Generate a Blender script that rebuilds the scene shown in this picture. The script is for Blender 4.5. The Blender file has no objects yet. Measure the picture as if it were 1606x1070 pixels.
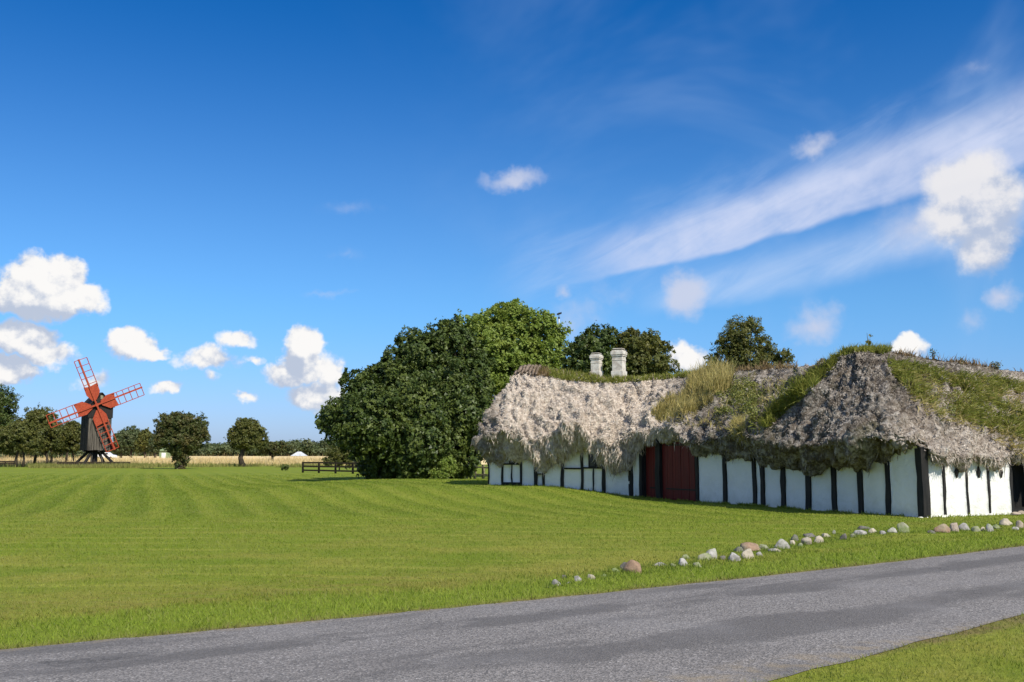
import bpy, math, random
import numpy as np
from mathutils import Vector
from mathutils.bvhtree import BVHTree
random.seed(7)
rng = np.random.default_rng(11)
scene = bpy.context.scene
COL = scene.collection

# ------------------------------------------------------------ camera, sky, sun, exposure
F = 1561.0                      # focal length in pixels of the 1606 px wide photograph
CX, CY, HZ = 803.0, 535.0, 712.0
TH = math.atan((HZ - CY) / F)
CAMZ = 1.6
cam_d = bpy.data.cameras.new('camera')
cam_d.sensor_width = 36.0
cam_d.lens = F / 1606.0 * 36.0
cam_d.clip_start = 0.1
cam_d.clip_end = 6000
cam = bpy.data.objects.new('camera', cam_d)
COL.objects.link(cam)
cam.location = (0, 0, CAMZ)
cam.rotation_euler = (math.pi / 2 + TH, 0, 0)
scene.camera = cam

SUN_XY = Vector((0.60, -0.80)).normalized()
SUN_EL = math.radians(44)
sun_vec = Vector((SUN_XY.x * math.cos(SUN_EL), SUN_XY.y * math.cos(SUN_EL), math.sin(SUN_EL)))
sd = bpy.data.lights.new('sun', 'SUN')
sd.energy = 4.5
sd.angle = math.radians(0.53)
sd.color = (1.0, 0.93, 0.82)
so = bpy.data.objects.new('sun', sd)
COL.objects.link(so)
so.location = (60, -40, 60)
so.rotation_euler = sun_vec.to_track_quat('Z', 'Y').to_euler()

scene.view_settings.view_transform = 'Standard'
scene.view_settings.look = 'None'
scene.view_settings.exposure = 0.35
scene.view_settings.gamma = 1.0
scene.view_settings.use_curve_mapping = False
scene.cycles.max_bounces = 6
scene.cycles.transparent_max_bounces = 8
scene.cycles.sample_clamp_indirect = 6


def ray(px, py):
    a = (px - CX) / F
    b = (py - CY) / F
    return Vector((a, math.cos(TH) + b * math.sin(TH), math.sin(TH) - b * math.cos(TH)))


def ground(px, py, z=0.0):
    d = ray(px, py)
    k = (z - CAMZ) / d.z
    return Vector((d.x * k, d.y * k, z))


def at(px, py, Y):
    d = ray(px, py)
    k = Y / d.y
    return Vector((d.x * k, Y, CAMZ + d.z * k))


def zat(py, Y):
    return at(CX, py, Y).z


def proj(x, y, z):
    z = z - CAMZ
    f = y * math.cos(TH) + z * math.sin(TH)
    u = -y * math.sin(TH) + z * math.cos(TH)
    return CX + F * x / f, CY - F * u / f


# ---- node helpers
class NT:
    def __init__(s, tree):
        s.t = tree
        s.n = tree.nodes
        s.l = tree.links

    def node(s, typ, **kw):
        n = s.n.new(typ)
        for k, v in kw.items():
            setattr(n, k, v)
        return n

    def put(s, sock, v):
        if isinstance(v, bpy.types.NodeSocket):
            s.l.new(v, sock)
        elif v is not None:
            sock.default_value = v

    def math(s, op, a, b=None, c=None, clamp=False):
        n = s.node('ShaderNodeMath', operation=op, use_clamp=clamp)
        s.put(n.inputs[0], a)
        s.put(n.inputs[1], b)
        s.put(n.inputs[2], c)
        return n.outputs[0]

    def vmath(s, op, a, b=None, out=0):
        n = s.node('ShaderNodeVectorMath', operation=op)
        s.put(n.inputs[0], a)
        if op == 'SCALE':
            s.put(n.inputs[3], b)
        else:
            s.put(n.inputs[1], b)
        return n.outputs[out]

    def noise(s, vec, scale, detail=3, rough=0.55, dist=0.0, out=0):
        n = s.node('ShaderNodeTexNoise')
        s.put(n.inputs['Vector'], vec)
        n.inputs['Scale'].default_value = scale
        n.inputs['Detail'].default_value = detail
        n.inputs['Roughness'].default_value = rough
        n.inputs['Distortion'].default_value = dist
        return n.outputs[out]

    def ss(s, v, a, b, c=0.0, d=1.0):
        n = s.node('ShaderNodeMapRange', interpolation_type='SMOOTHSTEP')
        s.put(n.inputs[0], v)
        s.put(n.inputs[1], a)
        s.put(n.inputs[2], b)
        s.put(n.inputs[3], c)
        s.put(n.inputs[4], d)
        return n.outputs[0]

    def mix(s, f, a, b, blend='MIX'):
        n = s.node('ShaderNodeMix', data_type='RGBA', blend_type=blend)
        s.put(n.inputs[0], f)
        s.put(n.inputs[6], a if not isinstance(a, tuple) else (a + (1,))[:4])
        s.put(n.inputs[7], b if not isinstance(b, tuple) else (b + (1,))[:4])
        return n.outputs[2]

    def xyz(s, x, y, z):
        n = s.node('ShaderNodeCombineXYZ')
        s.put(n.inputs[0], x)
        s.put(n.inputs[1], y)
        s.put(n.inputs[2], z)
        return n.outputs[0]

    def sep(s, v):
        n = s.node('ShaderNodeSeparateXYZ')
        s.put(n.inputs[0], v)
        return n.outputs


def azel(px, py):
    d = ray(px, py).normalized()
    return math.atan2(d.x, d.y), math.asin(d.z)


def cloud_group(name, ells):
    g = bpy.data.node_groups.new(name, 'ShaderNodeTree')
    g.interface.new_socket('P', in_out='INPUT', socket_type='NodeSocketVector')
    g.interface.new_socket('D', in_out='OUTPUT', socket_type='NodeSocketFloat')
    t = NT(g)
    gi = t.node('NodeGroupInput')
    go = t.node('NodeGroupOutput')
    P = gi.outputs[0]
    w1 = t.vmath('SUBTRACT', t.noise(P, 22, 4, 0.62, out=1), (0.5, 0.5, 0.5))
    w2 = t.vmath('SUBTRACT', t.noise(P, 70, 3, 0.6, out=1), (0.5, 0.5, 0.5))
    Q = t.vmath('ADD', t.vmath('ADD', P, t.vmath('SCALE', w1, 0.034)), t.vmath('SCALE', w2, 0.010))
    cur = None
    for (cx, cy, rx, ry, dens) in ells:
        a, e = azel(cx, cy)
        a2, _ = azel(cx + rx, cy)
        _, e2 = azel(cx, cy - ry)
        q = t.vmath('MULTIPLY', t.vmath('SUBTRACT', Q, (a, e, 0)), (1 / (a2 - a), 1 / (e2 - e), 0))
        L = t.vmath('LENGTH', q, out=1)
        v = t.math('MULTIPLY', t.math('SUBTRACT', 1.0, L, clamp=True), dens)
        cur = v if cur is None else t.math('MAXIMUM', cur, v)
    t.put(go.inputs[0], cur)
    return g


w = bpy.data.worlds.new('World')
scene.world = w
w.use_nodes = True
wt = NT(w.node_tree)
wt.n.clear()
sky = wt.node('ShaderNodeTexSky', sky_type='NISHITA', sun_disc=False)
sky.sun_elevation = SUN_EL
sky.sun_rotation = math.atan2(SUN_XY.x, SUN_XY.y)
sky.air_density = 1.0
sky.dust_density = 0.5
sky.ozone_density = 2.0
SKY_STRENGTH = 0.11
geo = wt.node('ShaderNodeTexCoord').outputs['Generated']
dirv = wt.vmath('NORMALIZE', geo)
sx, sy, sz = wt.sep(dirv)
az = wt.math('ARCTAN2', sx, sy)
el = wt.math('ARCSINE', sz)
AE = wt.xyz(az, el, 0.0)
# a polarised, saturated blue: one tint over the whole sky, deepening with height
elv = wt.ss(el, 0.0, 0.16)
elv2 = wt.ss(el, 0.14, 0.50)
tint = wt.mix(elv2, wt.mix(elv, (0.44, 0.59, 1.05), (0.36, 0.69, 1.03)), (0.022, 0.43, 0.90))
skyc = wt.mix(1.0, sky.outputs[0], tint, 'MULTIPLY')
# cumulus clouds
CUM = [(72, 448, 78, 62, 1.5), (95, 468, 85, 42, 1.4), (40, 465, 65, 42, 1.4), (28, 530, 75, 42, 1.4), (70, 558, 65, 28, .9), (15, 582, 62, 26, 1.4),
       (208, 538, 46, 34, 1.3), (240, 556, 40, 14, .9), (325, 565, 68, 28, .8), (370, 533, 42, 22, .8), (400, 566, 26, 12, .5),
       (475, 545, 46, 48, 1.5), (470, 585, 60, 32, 1.1), (512, 588, 34, 50, .9), (500, 622, 70, 30, .9),
       (260, 612, 42, 14, .8), (382, 617, 26, 14, .7), (335, 597, 22, 18, .4), (150, 600, 60, 22, .5),
       (1425, 541, 36, 28, 1.1), (1078, 565, 44, 38, 1.0)]
SOFT = [(805, 283, 75, 26, .9), (1280, 228, 60, 30, .8), (1075, 463, 50, 50, 1.1), (1280, 508, 70, 42, .8),
        (1572, 468, 44, 30, .8), (1515, 502, 34, 36, .5), (1430, 355, 100, 80, .55), (960, 460, 60, 40, .35), (885, 457, 26, 20, .6), (900, 500, 80, 60, .45),
        (1530, 108, 50, 30, .35), (550, 328, 80, 26, .3), (540, 398, 60, 18, .25), (520, 455, 60, 12, .35), (1220, 130, 10, 10, .1)]
gc = cloud_group('cumulus_field', CUM)
gs_ = cloud_group('soft_cloud_field', SOFT)
HAZY = [(1520, 290, 92, 66, 1.3), (1545, 320, 84, 80, 1.3), (1500, 340, 84, 66, 1.1), (1540, 385, 62, 62, 1.0), (1470, 350, 60, 60, .5)]
gh = cloud_group('hazy_cumulus_field', HAZY)


def inst(g, vec):
    n = wt.node('ShaderNodeGroup')
    n.node_tree = g
    wt.put(n.inputs[0], vec)
    return n.outputs[0]


fine = wt.noise(AE, 42, 7, 0.60)
med = wt.noise(AE, 16, 4, 0.6)
d0 = inst(gc, AE)
d0n = wt.math('ADD', d0, wt.math('MULTIPLY', wt.math('SUBTRACT', fine, 0.5), 0.9))
d1 = inst(gc, wt.vmath('ADD', AE, (0.008, 0.022, 0)))
fine2 = wt.noise(wt.vmath('ADD', AE, (0.004, 0.009, 0)), 42, 7, 0.60)
mc = wt.math('MULTIPLY', wt.ss(d0n, 0.10, 0.50), wt.ss(d0, 0.0, 0.12))
light = wt.math('ADD', wt.math('MULTIPLY', wt.math('SUBTRACT', d0, d1), 1.3), wt.math('MULTIPLY', wt.math('SUBTRACT', fine, fine2), 3.6))
lit = wt.ss(light, -0.55, 0.85)
ccol = wt.mix(lit, (3.6, 4.1, 5.1), (6.9, 6.8, 6.7))
s0 = inst(gs_, AE)
s0n = wt.math('ADD', wt.math('ADD', s0, wt.math('MULTIPLY', wt.math('SUBTRACT', med, 0.5), 0.5)), wt.math('MULTIPLY', wt.math('SUBTRACT', fine, 0.5), 0.45))
ms = wt.math('MULTIPLY', wt.math('MULTIPLY', wt.ss(s0n, 0.05, 0.85), wt.ss(s0, 0.0, 0.25)), 0.85)
h0 = inst(gh, AE)
h0n = wt.math('ADD', h0, wt.math('MULTIPLY', wt.math('SUBTRACT', fine, 0.5), 0.30))
h1 = inst(gh, wt.vmath('ADD', AE, (-0.010, 0.022, 0)))
mh = wt.math('MULTIPLY', wt.math('MULTIPLY', wt.ss(h0n, 0.02, 0.62), wt.ss(h0, 0.0, 0.22)), 0.93)
hl = wt.math('ADD', wt.math('MULTIPLY', wt.math('SUBTRACT', h0, h1), 1.3), wt.math('MULTIPLY', wt.math('SUBTRACT', fine, fine2), 2.8))
hcol = wt.mix(wt.ss(hl, -0.75, 0.60), (3.4, 3.9, 5.0), (6.1, 6.0, 6.1))
# cirrus bands: rotated strip coordinates


def strip(pa, pb, wa, wb, sharp_lo, sharp_hi, amp, seed):
    a0, e0 = azel(*pa)
    a1, e1 = azel(*pb)
    dx, dy = a1 - a0, e1 - e0
    L = math.hypot(dx, dy)
    dx, dy = dx / L, dy / L
    rel = wt.vmath('SUBTRACT', AE, (a0, e0, 0))
    wv = wt.vmath('SUBTRACT', wt.noise(wt.vmath('ADD', AE, (seed, 0, 0)), 9, 4, 0.6, out=1), (0.5, 0.5, 0.5))
    rel = wt.vmath('ADD', rel, wt.vmath('SCALE', wv, amp))
    u = wt.math('DIVIDE', wt.vmath('DOT_PRODUCT', rel, (dx, dy, 0), out=1), L)
    v = wt.vmath('DOT_PRODUCT', rel, (-dy, dx, 0), out=1)
    # parabola bow (sags below the chord)
    bow = wt.math('MULTIPLY', wt.math('MULTIPLY', u, wt.math('SUBTRACT', 1.0, u)), -0.012)
    v = wt.math('SUBTRACT', v, bow)
    wid = wt.math('ADD', wa / F, wt.math('MULTIPLY', u, (wb - wa) / F))
    r = wt.math('DIVIDE', v, wid)          # 0 at the lower edge, 1 at the upper
    lo = wt.ss(r, -sharp_lo, sharp_lo)
    hi = wt.ss(r, 1.0 + sharp_hi, 1.0 - sharp_hi)
    ends = wt.math('MULTIPLY', wt.ss(u, -0.08, 0.22), wt.ss(u, 2.0, 1.2))
    return wt.math('MULTIPLY', wt.math('MULTIPLY', lo, hi), ends), u, r


rot = wt.node('ShaderNodeVectorRotate', rotation_type='Z_AXIS')
wt.put(rot.inputs['Vector'], AE)
rot.inputs['Angle'].default_value = math.radians(-24)
stv = wt.vmath('MULTIPLY', rot.outputs[0], (9, 40, 1))
streak = wt.noise(stv, 1.0, 6, 0.6, 0.6)
b1, u1, r1 = strip((915, 440), (1606, 252), 60, 86, 0.08, 0.38, 0.020, 0.0)
b2, u2, r2 = strip((1010, 485), (1450, 405), 42, 60, 0.35, 0.6, 0.03, 3.0)
b3, u3, r3 = strip((800, 470), (1250, 330), 80, 70, 0.8, 0.7, 0.06, 5.0)
m1 = wt.math('MULTIPLY', b1, wt.math('MULTIPLY', wt.ss(streak, 0.15, 0.68, 0.45, 0.84), wt.ss(med, 0.25, 0.60, 0.62, 1.0)))
m2 = wt.math('MULTIPLY', b2, wt.ss(streak, 0.2, 0.75, 0.25, 0.66))
m3 = wt.math('MULTIPLY', b3, wt.ss(streak, 0.3, 0.8, 0.05, 0.45))
# clouds over the rest of the sky, out of the frame, thickened to add neutral fill light
dn = wt.noise(wt.vmath('MULTIPLY', dirv, (1, 1, 2.2)), 3.2, 8, 0.6)
outside = wt.math('MAXIMUM', wt.ss(wt.math('ABSOLUTE', az), 0.56, 0.75), wt.ss(el, 0.55, 0.75))
mo = wt.math('MULTIPLY', wt.math('MULTIPLY', wt.ss(dn, 0.47, 0.62), outside), wt.math('MULTIPLY', wt.ss(el, 0.0, 0.08), 0.8))
# thin milky veil towards the right, as in the photograph's air
veil = wt.math('MULTIPLY', wt.ss(wt.noise(AE, 2.6, 5, 0.6, 0.8), 0.42, 0.75), wt.ss(az, -0.25, 0.45))
veil = wt.math('MULTIPLY', veil, 0.45)
c = wt.mix(veil, skyc, (3.2, 4.4, 6.4))
c = wt.mix(m3, c, (4.0, 5.0, 6.8))
c = wt.mix(m2, c, (4.0, 5.0, 6.8))
c = wt.mix(m1, c, (4.8, 5.2, 6.6))
c = wt.mix(ms, c, (4.4, 4.7, 5.8))
c = wt.mix(mh, c, hcol)
c = wt.mix(mo, c, (6.0, 6.1, 6.5))
c = wt.mix(mc, c, ccol)
bg = wt.node('ShaderNodeBackground')
wt.put(bg.inputs[0], c)
bg.inputs[1].default_value = SKY_STRENGTH
wo = wt.node('ShaderNodeOutputWorld')
wt.l.new(bg.outputs[0], wo.inputs[0])
w.cycles.sampling_method = 'MANUAL'
w.cycles.sample_map_resolution = 512


# ------------------------------------------------------------ numpy noise
_perm = rng.permutation(256)
_perm = np.concatenate([_perm, _perm, _perm])
_grad = rng.normal(size=(256, 3))
_grad /= np.linalg.norm(_grad, axis=1)[:, None]


def perlin(p):
    p = np.asarray(p, float)
    i = np.floor(p).astype(int)
    f = p - i
    i &= 255
    u = f * f * f * (f * (f * 6 - 15) + 10)
    tot = 0
    for dx in (0, 1):
        for dy in (0, 1):
            for dz in (0, 1):
                h = _perm[_perm[_perm[i[:, 0] + dx] + i[:, 1] + dy] + i[:, 2] + dz]
                g = _grad[h]
                dd = g[:, 0] * (f[:, 0] - dx) + g[:, 1] * (f[:, 1] - dy) + g[:, 2] * (f[:, 2] - dz)
                wgt = (u[:, 0] if dx else 1 - u[:, 0]) * (u[:, 1] if dy else 1 - u[:, 1]) * (u[:, 2] if dz else 1 - u[:, 2])
                tot = tot + wgt * dd
    return tot


def fbm(p, s, o=3, g=0.5):
    t, a = 0, 1.0
    for k in range(o):
        t = t + a * perlin(np.asarray(p) * s * (2.03 ** k) + 17.3 * k)
        a *= g
    return t


def S(v):
    v = np.clip(v, 0, 1)
    return v * v * (3 - 2 * v)


def gz(x, y):
    """height of the ground"""
    return 0.37 * S((5.2 - x) / 4.6) * S((x + 16) / 11) * S((y - 31) / 8) * S((60 - y) / 12)


# ------------------------------------------------------------ mesh helpers
def fast_mesh(name, V, Fc, mat=None, attrs=None, smooth=False):
    V = np.ascontiguousarray(V, dtype=np.float32)
    Fc = np.ascontiguousarray(Fc, dtype=np.int32)
    m = bpy.data.meshes.new(name)
    m.vertices.add(len(V))
    m.vertices.foreach_set('co', V.ravel())
    k = Fc.shape[1]
    m.loops.add(Fc.size)
    m.loops.foreach_set('vertex_index', Fc.ravel())
    m.polygons.add(len(Fc))
    m.polygons.foreach_set('loop_start', np.arange(0, Fc.size, k, dtype=np.int32))
    if smooth:
        m.polygons.foreach_set('use_smooth', np.ones(len(Fc), dtype=bool))
    for an, (typ, data) in (attrs or {}).items():
        if typ == 'F':
            a = m.attributes.new(an, 'FLOAT', 'POINT')
            a.data.foreach_set('value', np.ascontiguousarray(data, dtype=np.float32))
        else:
            a = m.attributes.new(an, 'FLOAT_COLOR', 'POINT')
            d = np.ones((len(V), 4), dtype=np.float32)
            d[:, :3] = data
            a.data.foreach_set('color', d.ravel())
    if mat:
        m.materials.append(mat)
    m.update(calc_edges=True)
    return m


def wloc(o):
    v = Vector((0, 0, 0))
    while o is not None:
        v += o.location
        o = o.parent
    return v


def link(name, mesh, parent=None, **props):
    """mesh in world coordinates; child meshes are made relative to the parent (roots carry no rotation)"""
    o = bpy.data.objects.new(name, mesh)
    COL.objects.link(o)
    if parent is not None:
        mesh.transform(__import__('mathutils').Matrix.Translation(-wloc(parent)))
        o.parent = parent
    for k, v in props.items():
        o[k] = v
    return o


def thing(name, label, cat, loc, group=None):
    o = bpy.data.objects.new(name, None)
    COL.objects.link(o)
    o.location = loc
    o.empty_display_size = 0.3
    o['label'] = label
    o['category'] = cat
    if group:
        o['group'] = group
    return o


class MB:
    def __init__(s):
        s.v = []
        s.f = []

    def add(s, vs, fs):
        b = len(s.v)
        s.v += [tuple(v) for v in vs]
        s.f += [tuple(b + i for i in f) for f in fs]

    def box(s, o, ax, ay, az_, jit=0.0):
        """o corner, three edge vectors"""
        o, ax, ay, az_ = Vector(o), Vector(ax), Vector(ay), Vector(az_)
        P = [o, o + ax, o + ax + ay, o + ay]
        P += [p + az_ for p in P]
        if jit:
            P = [p + Vector((random.uniform(-jit, jit),) * 3) for p in P]
        fs = [(0, 3, 2, 1), (4, 5, 6, 7), (0, 1, 5, 4), (1, 2, 6, 5), (2, 3, 7, 6), (3, 0, 4, 7)]
        if ax.cross(ay).dot(az_) < 0:
            fs = [f[::-1] for f in fs]
        s.add(P, fs)

    def bar(s, a, b, wd, th=None, up=(0, 0, 1)):
        a, b = Vector(a), Vector(b)
        th = th or wd
        d = (b - a).normalized()
        up = Vector(up)
        x = d.cross(up)
        if x.length < 1e-3:
            x = d.cross(Vector((0, 1, 0)))
        x.normalize()
        y = x.cross(d).normalized()
        s.box(a - x * wd / 2 - y * th / 2, x * wd, y * th, b - a)

    def tube(s, pts, rad, n=7, cap=True):
        pts = [Vector(p) for p in pts]
        if not hasattr(rad, '__len__'):
            rad = [rad] * len(pts)
        b = len(s.v)
        prev = None
        for i, p in enumerate(pts):
            d = (pts[min(i + 1, len(pts) - 1)] - pts[max(i - 1, 0)]).normalized()
            ref = prev if prev is not None else (Vector((1, 0, 0)) if abs(d.x) < 0.9 else Vector((0, 1, 0)))
            x = (ref - d * ref.dot(d)).normalized()
            prev = x
            y = d.cross(x)
            for k in range(n):
                an = 2 * math.pi * k / n
                s.v.append(tuple(p + (x * math.cos(an) + y * math.sin(an)) * rad[i]))
        for i in range(len(pts) - 1):
            for k in range(n):
                k2 = (k + 1) % n
                s.f.append((b + i * n + k, b + i * n + k2, b + (i + 1) * n + k2, b + (i + 1) * n + k))
        if cap:
            s.f.append(tuple(b + k for k in range(n))[::-1])
            s.f.append(tuple(b + (len(pts) - 1) * n + k for k in range(n)))

    def mesh(s, name, mat, bevel=0, smooth=False):
        m = bpy.data.meshes.new(name)
        m.from_pydata(s.v, [], s.f)
        if bevel:
            import bmesh
            bm = bmesh.new()
            bm.from_mesh(m)
            bmesh.ops.bevel(bm, geom=bm.edges[:], offset=bevel, segments=1, affect='EDGES', clamp_overlap=True)
            bm.to_mesh(m)
            bm.free()
        if smooth:
            m.polygons.foreach_set('use_smooth', [True] * len(m.polygons))
        m.materials.append(mat)
        m.update()
        return m


# ------------------------------------------------------------ materials
def new_mat(name, rough=0.8, spec=0.3):
    m = bpy.data.materials.new(name)
    m.use_nodes = True
    t = NT(m.node_tree)
    b = t.n['Principled BSDF']
    b.inputs['Roughness'].default_value = rough
    b.inputs['Specular IOR Level'].default_value = spec
    return m, t, b


def bump(t, b, h, strength, dist):
    n = t.node('ShaderNodeBump')
    n.inputs['Strength'].default_value = strength
    n.inputs['Distance'].default_value = dist
    t.put(n.inputs['Height'], h)
    t.put(b.inputs['Normal'], n.outputs[0])


def pos(t):
    return t.node('ShaderNodeNewGeometry').outputs['Position']


def speckle_mat(name, c1, c2, scale, rough=0.85, bmp=0.0, spec=0.2, stretch=(1, 1, 1), c3=None):
    m, t, b = new_mat(name, rough, spec)
    p = t.vmath('MULTIPLY', pos(t), stretch)
    f = t.ss(t.noise(p, scale, 5, 0.65), 0.35, 0.68)
    col = t.mix(f, c1, c2)
    if c3:
        col = t.mix(t.ss(t.noise(p, scale * 0.23, 3), 0.5, 0.7), col, c3)
    t.put(b.inputs['Base Color'], col)
    if bmp:
        bump(t, b, t.noise(p, scale * 1.7, 5, 0.7), 0.6, bmp)
    return m


M_plaster, t, b = new_mat('lime_plaster', 0.9, 0.15)
p = pos(t)
col = t.mix(t.ss(t.noise(p, 1.4, 5, 0.6), 0.4, 0.75), (0.77, 0.76, 0.73), (0.69, 0.68, 0.64))
zz = t.sep(p)[2]
splash = t.math('MULTIPLY', t.ss(t.math('ADD', zz, t.math('MULTIPLY', t.noise(p, 3, 5, .7), 0.9)), 0.92, 0.35), 0.6)
col = t.mix(splash, col, (0.50, 0.50, 0.42))
drips = t.noise(t.vmath('MULTIPLY', p, (9, 9, 0.8)), 1.0, 4, 0.6)
col = t.mix(t.ss(drips, 0.62, 0.85, 0, 0.35), col, (0.52, 0.50, 0.46))
t.put(b.inputs['Base Color'], col)
bump(t, b, t.noise(p, 5, 5, 0.6), 0.9, 0.05)

M_timber = speckle_mat('tarred_timber', (0.008, 0.008, 0.008), (0.022, 0.020, 0.018), 14, 0.7, 0.01, 0.3, (1, 1, 0.15))
M_red = speckle_mat('red_painted_boards', (0.085, 0.006, 0.004), (0.13, 0.010, 0.006), 9, 0.6, 0.004, 0.3, (1, 1, 0.12))
M_sailred = speckle_mat('windmill_red_paint', (0.27, 0.040, 0.017), (0.38, 0.070, 0.028), 5, 0.6, 0.002)
M_chimney = speckle_mat('chimney_limewash', (0.66, 0.63, 0.56), (0.42, 0.37, 0.31), 5, 0.9, 0.01)
M_soot = speckle_mat('chimney_soot', (0.03, 0.03, 0.03), (0.06, 0.05, 0.05), 5)
M_glass, t, b = new_mat('window_glass', 0.08, 0.5)
b.inputs['Base Color'].default_value = (0.02, 0.025, 0.03, 1)
M_iron = speckle_mat('black_iron', (0.012, 0.012, 0.012), (0.03, 0.025, 0.02), 30, 0.6)
M_boards, t, b = new_mat('sunlit_weathered_boards', 0.9, 0.15)  # paler copy for the mill's front, sunlight put into its colour
p = pos(t)
g1 = t.noise(t.vmath('MULTIPLY', p, (7, 7, 0.4)), 1.0, 5, 0.7)
t.put(b.inputs['Base Color'], t.mix(t.ss(g1, 0.35, 0.7), (0.035, 0.030, 0.025), (0.17, 0.15, 0.12)))
M_darkboard = speckle_mat('dark_tarred_boards', (0.010, 0.009, 0.009), (0.028, 0.024, 0.02), 6, 0.8, 0.0, 0.3, (3, 3, 0.3))
M_fence = speckle_mat('dark_stained_rails', (0.025, 0.018, 0.012), (0.06, 0.045, 0.03), 6, 0.85)
M_palewood = speckle_mat('weathered_grey_wood', (0.16, 0.14, 0.09), (0.28, 0.25, 0.17), 6, 0.85)
M_white = speckle_mat('white_paint', (0.78, 0.78, 0.76), (0.66, 0.66, 0.64), 3, 0.5)
M_carpaint, t, b = new_mat('white_car_paint', 0.25, 0.5)
b.inputs['Base Color'].default_value = (0.78, 0.78, 0.78, 1)
M_rubber = speckle_mat('black_rubber', (0.015, 0.015, 0.015), (0.03, 0.03, 0.03), 20)
M_shed = speckle_mat('sage_green_boards', (0.20, 0.27, 0.13), (0.27, 0.33, 0.18), 2)
M_metalroof = speckle_mat('pale_sheet_roof', (0.55, 0.57, 0.58), (0.42, 0.44, 0.46), 1)
M_bark = speckle_mat('bark', (0.035, 0.027, 0.02), (0.10, 0.08, 0.06), 6, 0.95, 0.02, 0.1, (2, 2, 0.5))


def leaf_mat(name, c1, c2, c3, trans=0.30):
    m = bpy.data.materials.new(name)
    m.use_nodes = True
    t = NT(m.node_tree)
    b = t.n['Principled BSDF']
    b.inputs['Roughness'].default_value = 0.5
    b.inputs['Specular IOR Level'].default_value = 0.3
    at_ = t.node('ShaderNodeAttribute', attribute_name='rnd')
    at2 = t.node('ShaderNodeAttribute', attribute_name='clump')
    c = t.mix(at_.outputs['Fac'], c1, c2)
    c = t.mix(t.ss(at2.outputs['Fac'], 0.3, 1.0, 0, 0.8), c, c3)
    t.put(b.inputs['Base Color'], c)
    tr = t.node('ShaderNodeBsdfTranslucent')
    t.put(tr.inputs[0], t.mix(1.0, c, (1.3, 1.25, 0.6), 'MULTIPLY'))
    mx = t.node('ShaderNodeMixShader')
    mx.inputs[0].default_value = trans
    t.l.new(b.outputs[0], mx.inputs[1])
    t.l.new(tr.outputs[0], mx.inputs[2])
    t.l.new(mx.outputs[0], t.n['Material Output'].inputs[0])
    return m


M_leaf_dark = leaf_mat('dark_green_leaves', (0.028, 0.050, 0.010), (0.075, 0.108, 0.020), (0.120, 0.150, 0.030), .12)
M_leaf_light = leaf_mat('fresh_green_leaves', (0.165, 0.235, 0.040), (0.220, 0.285, 0.052), (0.250, 0.300, 0.060))
M_leaf_olive = leaf_mat('olive_green_leaves', (0.085, 0.100, 0.024), (0.130, 0.140, 0.035), (0.170, 0.160, 0.042))
M_leaf_rust = leaf_mat('hawthorn_leaves', (0.060, 0.080, 0.022), (0.105, 0.118, 0.034), (0.150, 0.120, 0.042))
M_leaf_far = leaf_mat('far_leaves', (0.075, 0.105, 0.042), (0.110, 0.140, 0.058), (0.150, 0.170, 0.085))
M_leaf_grey = leaf_mat('grey_green_leaves', (0.11, 0.13, 0.10), (0.17, 0.19, 0.15), (0.2, 0.22, 0.18))
M_leaf_roof = leaf_mat('roof_herbs', (0.13, 0.16, 0.035), (0.22, 0.24, 0.06), (0.28, 0.27, 0.08))


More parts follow.
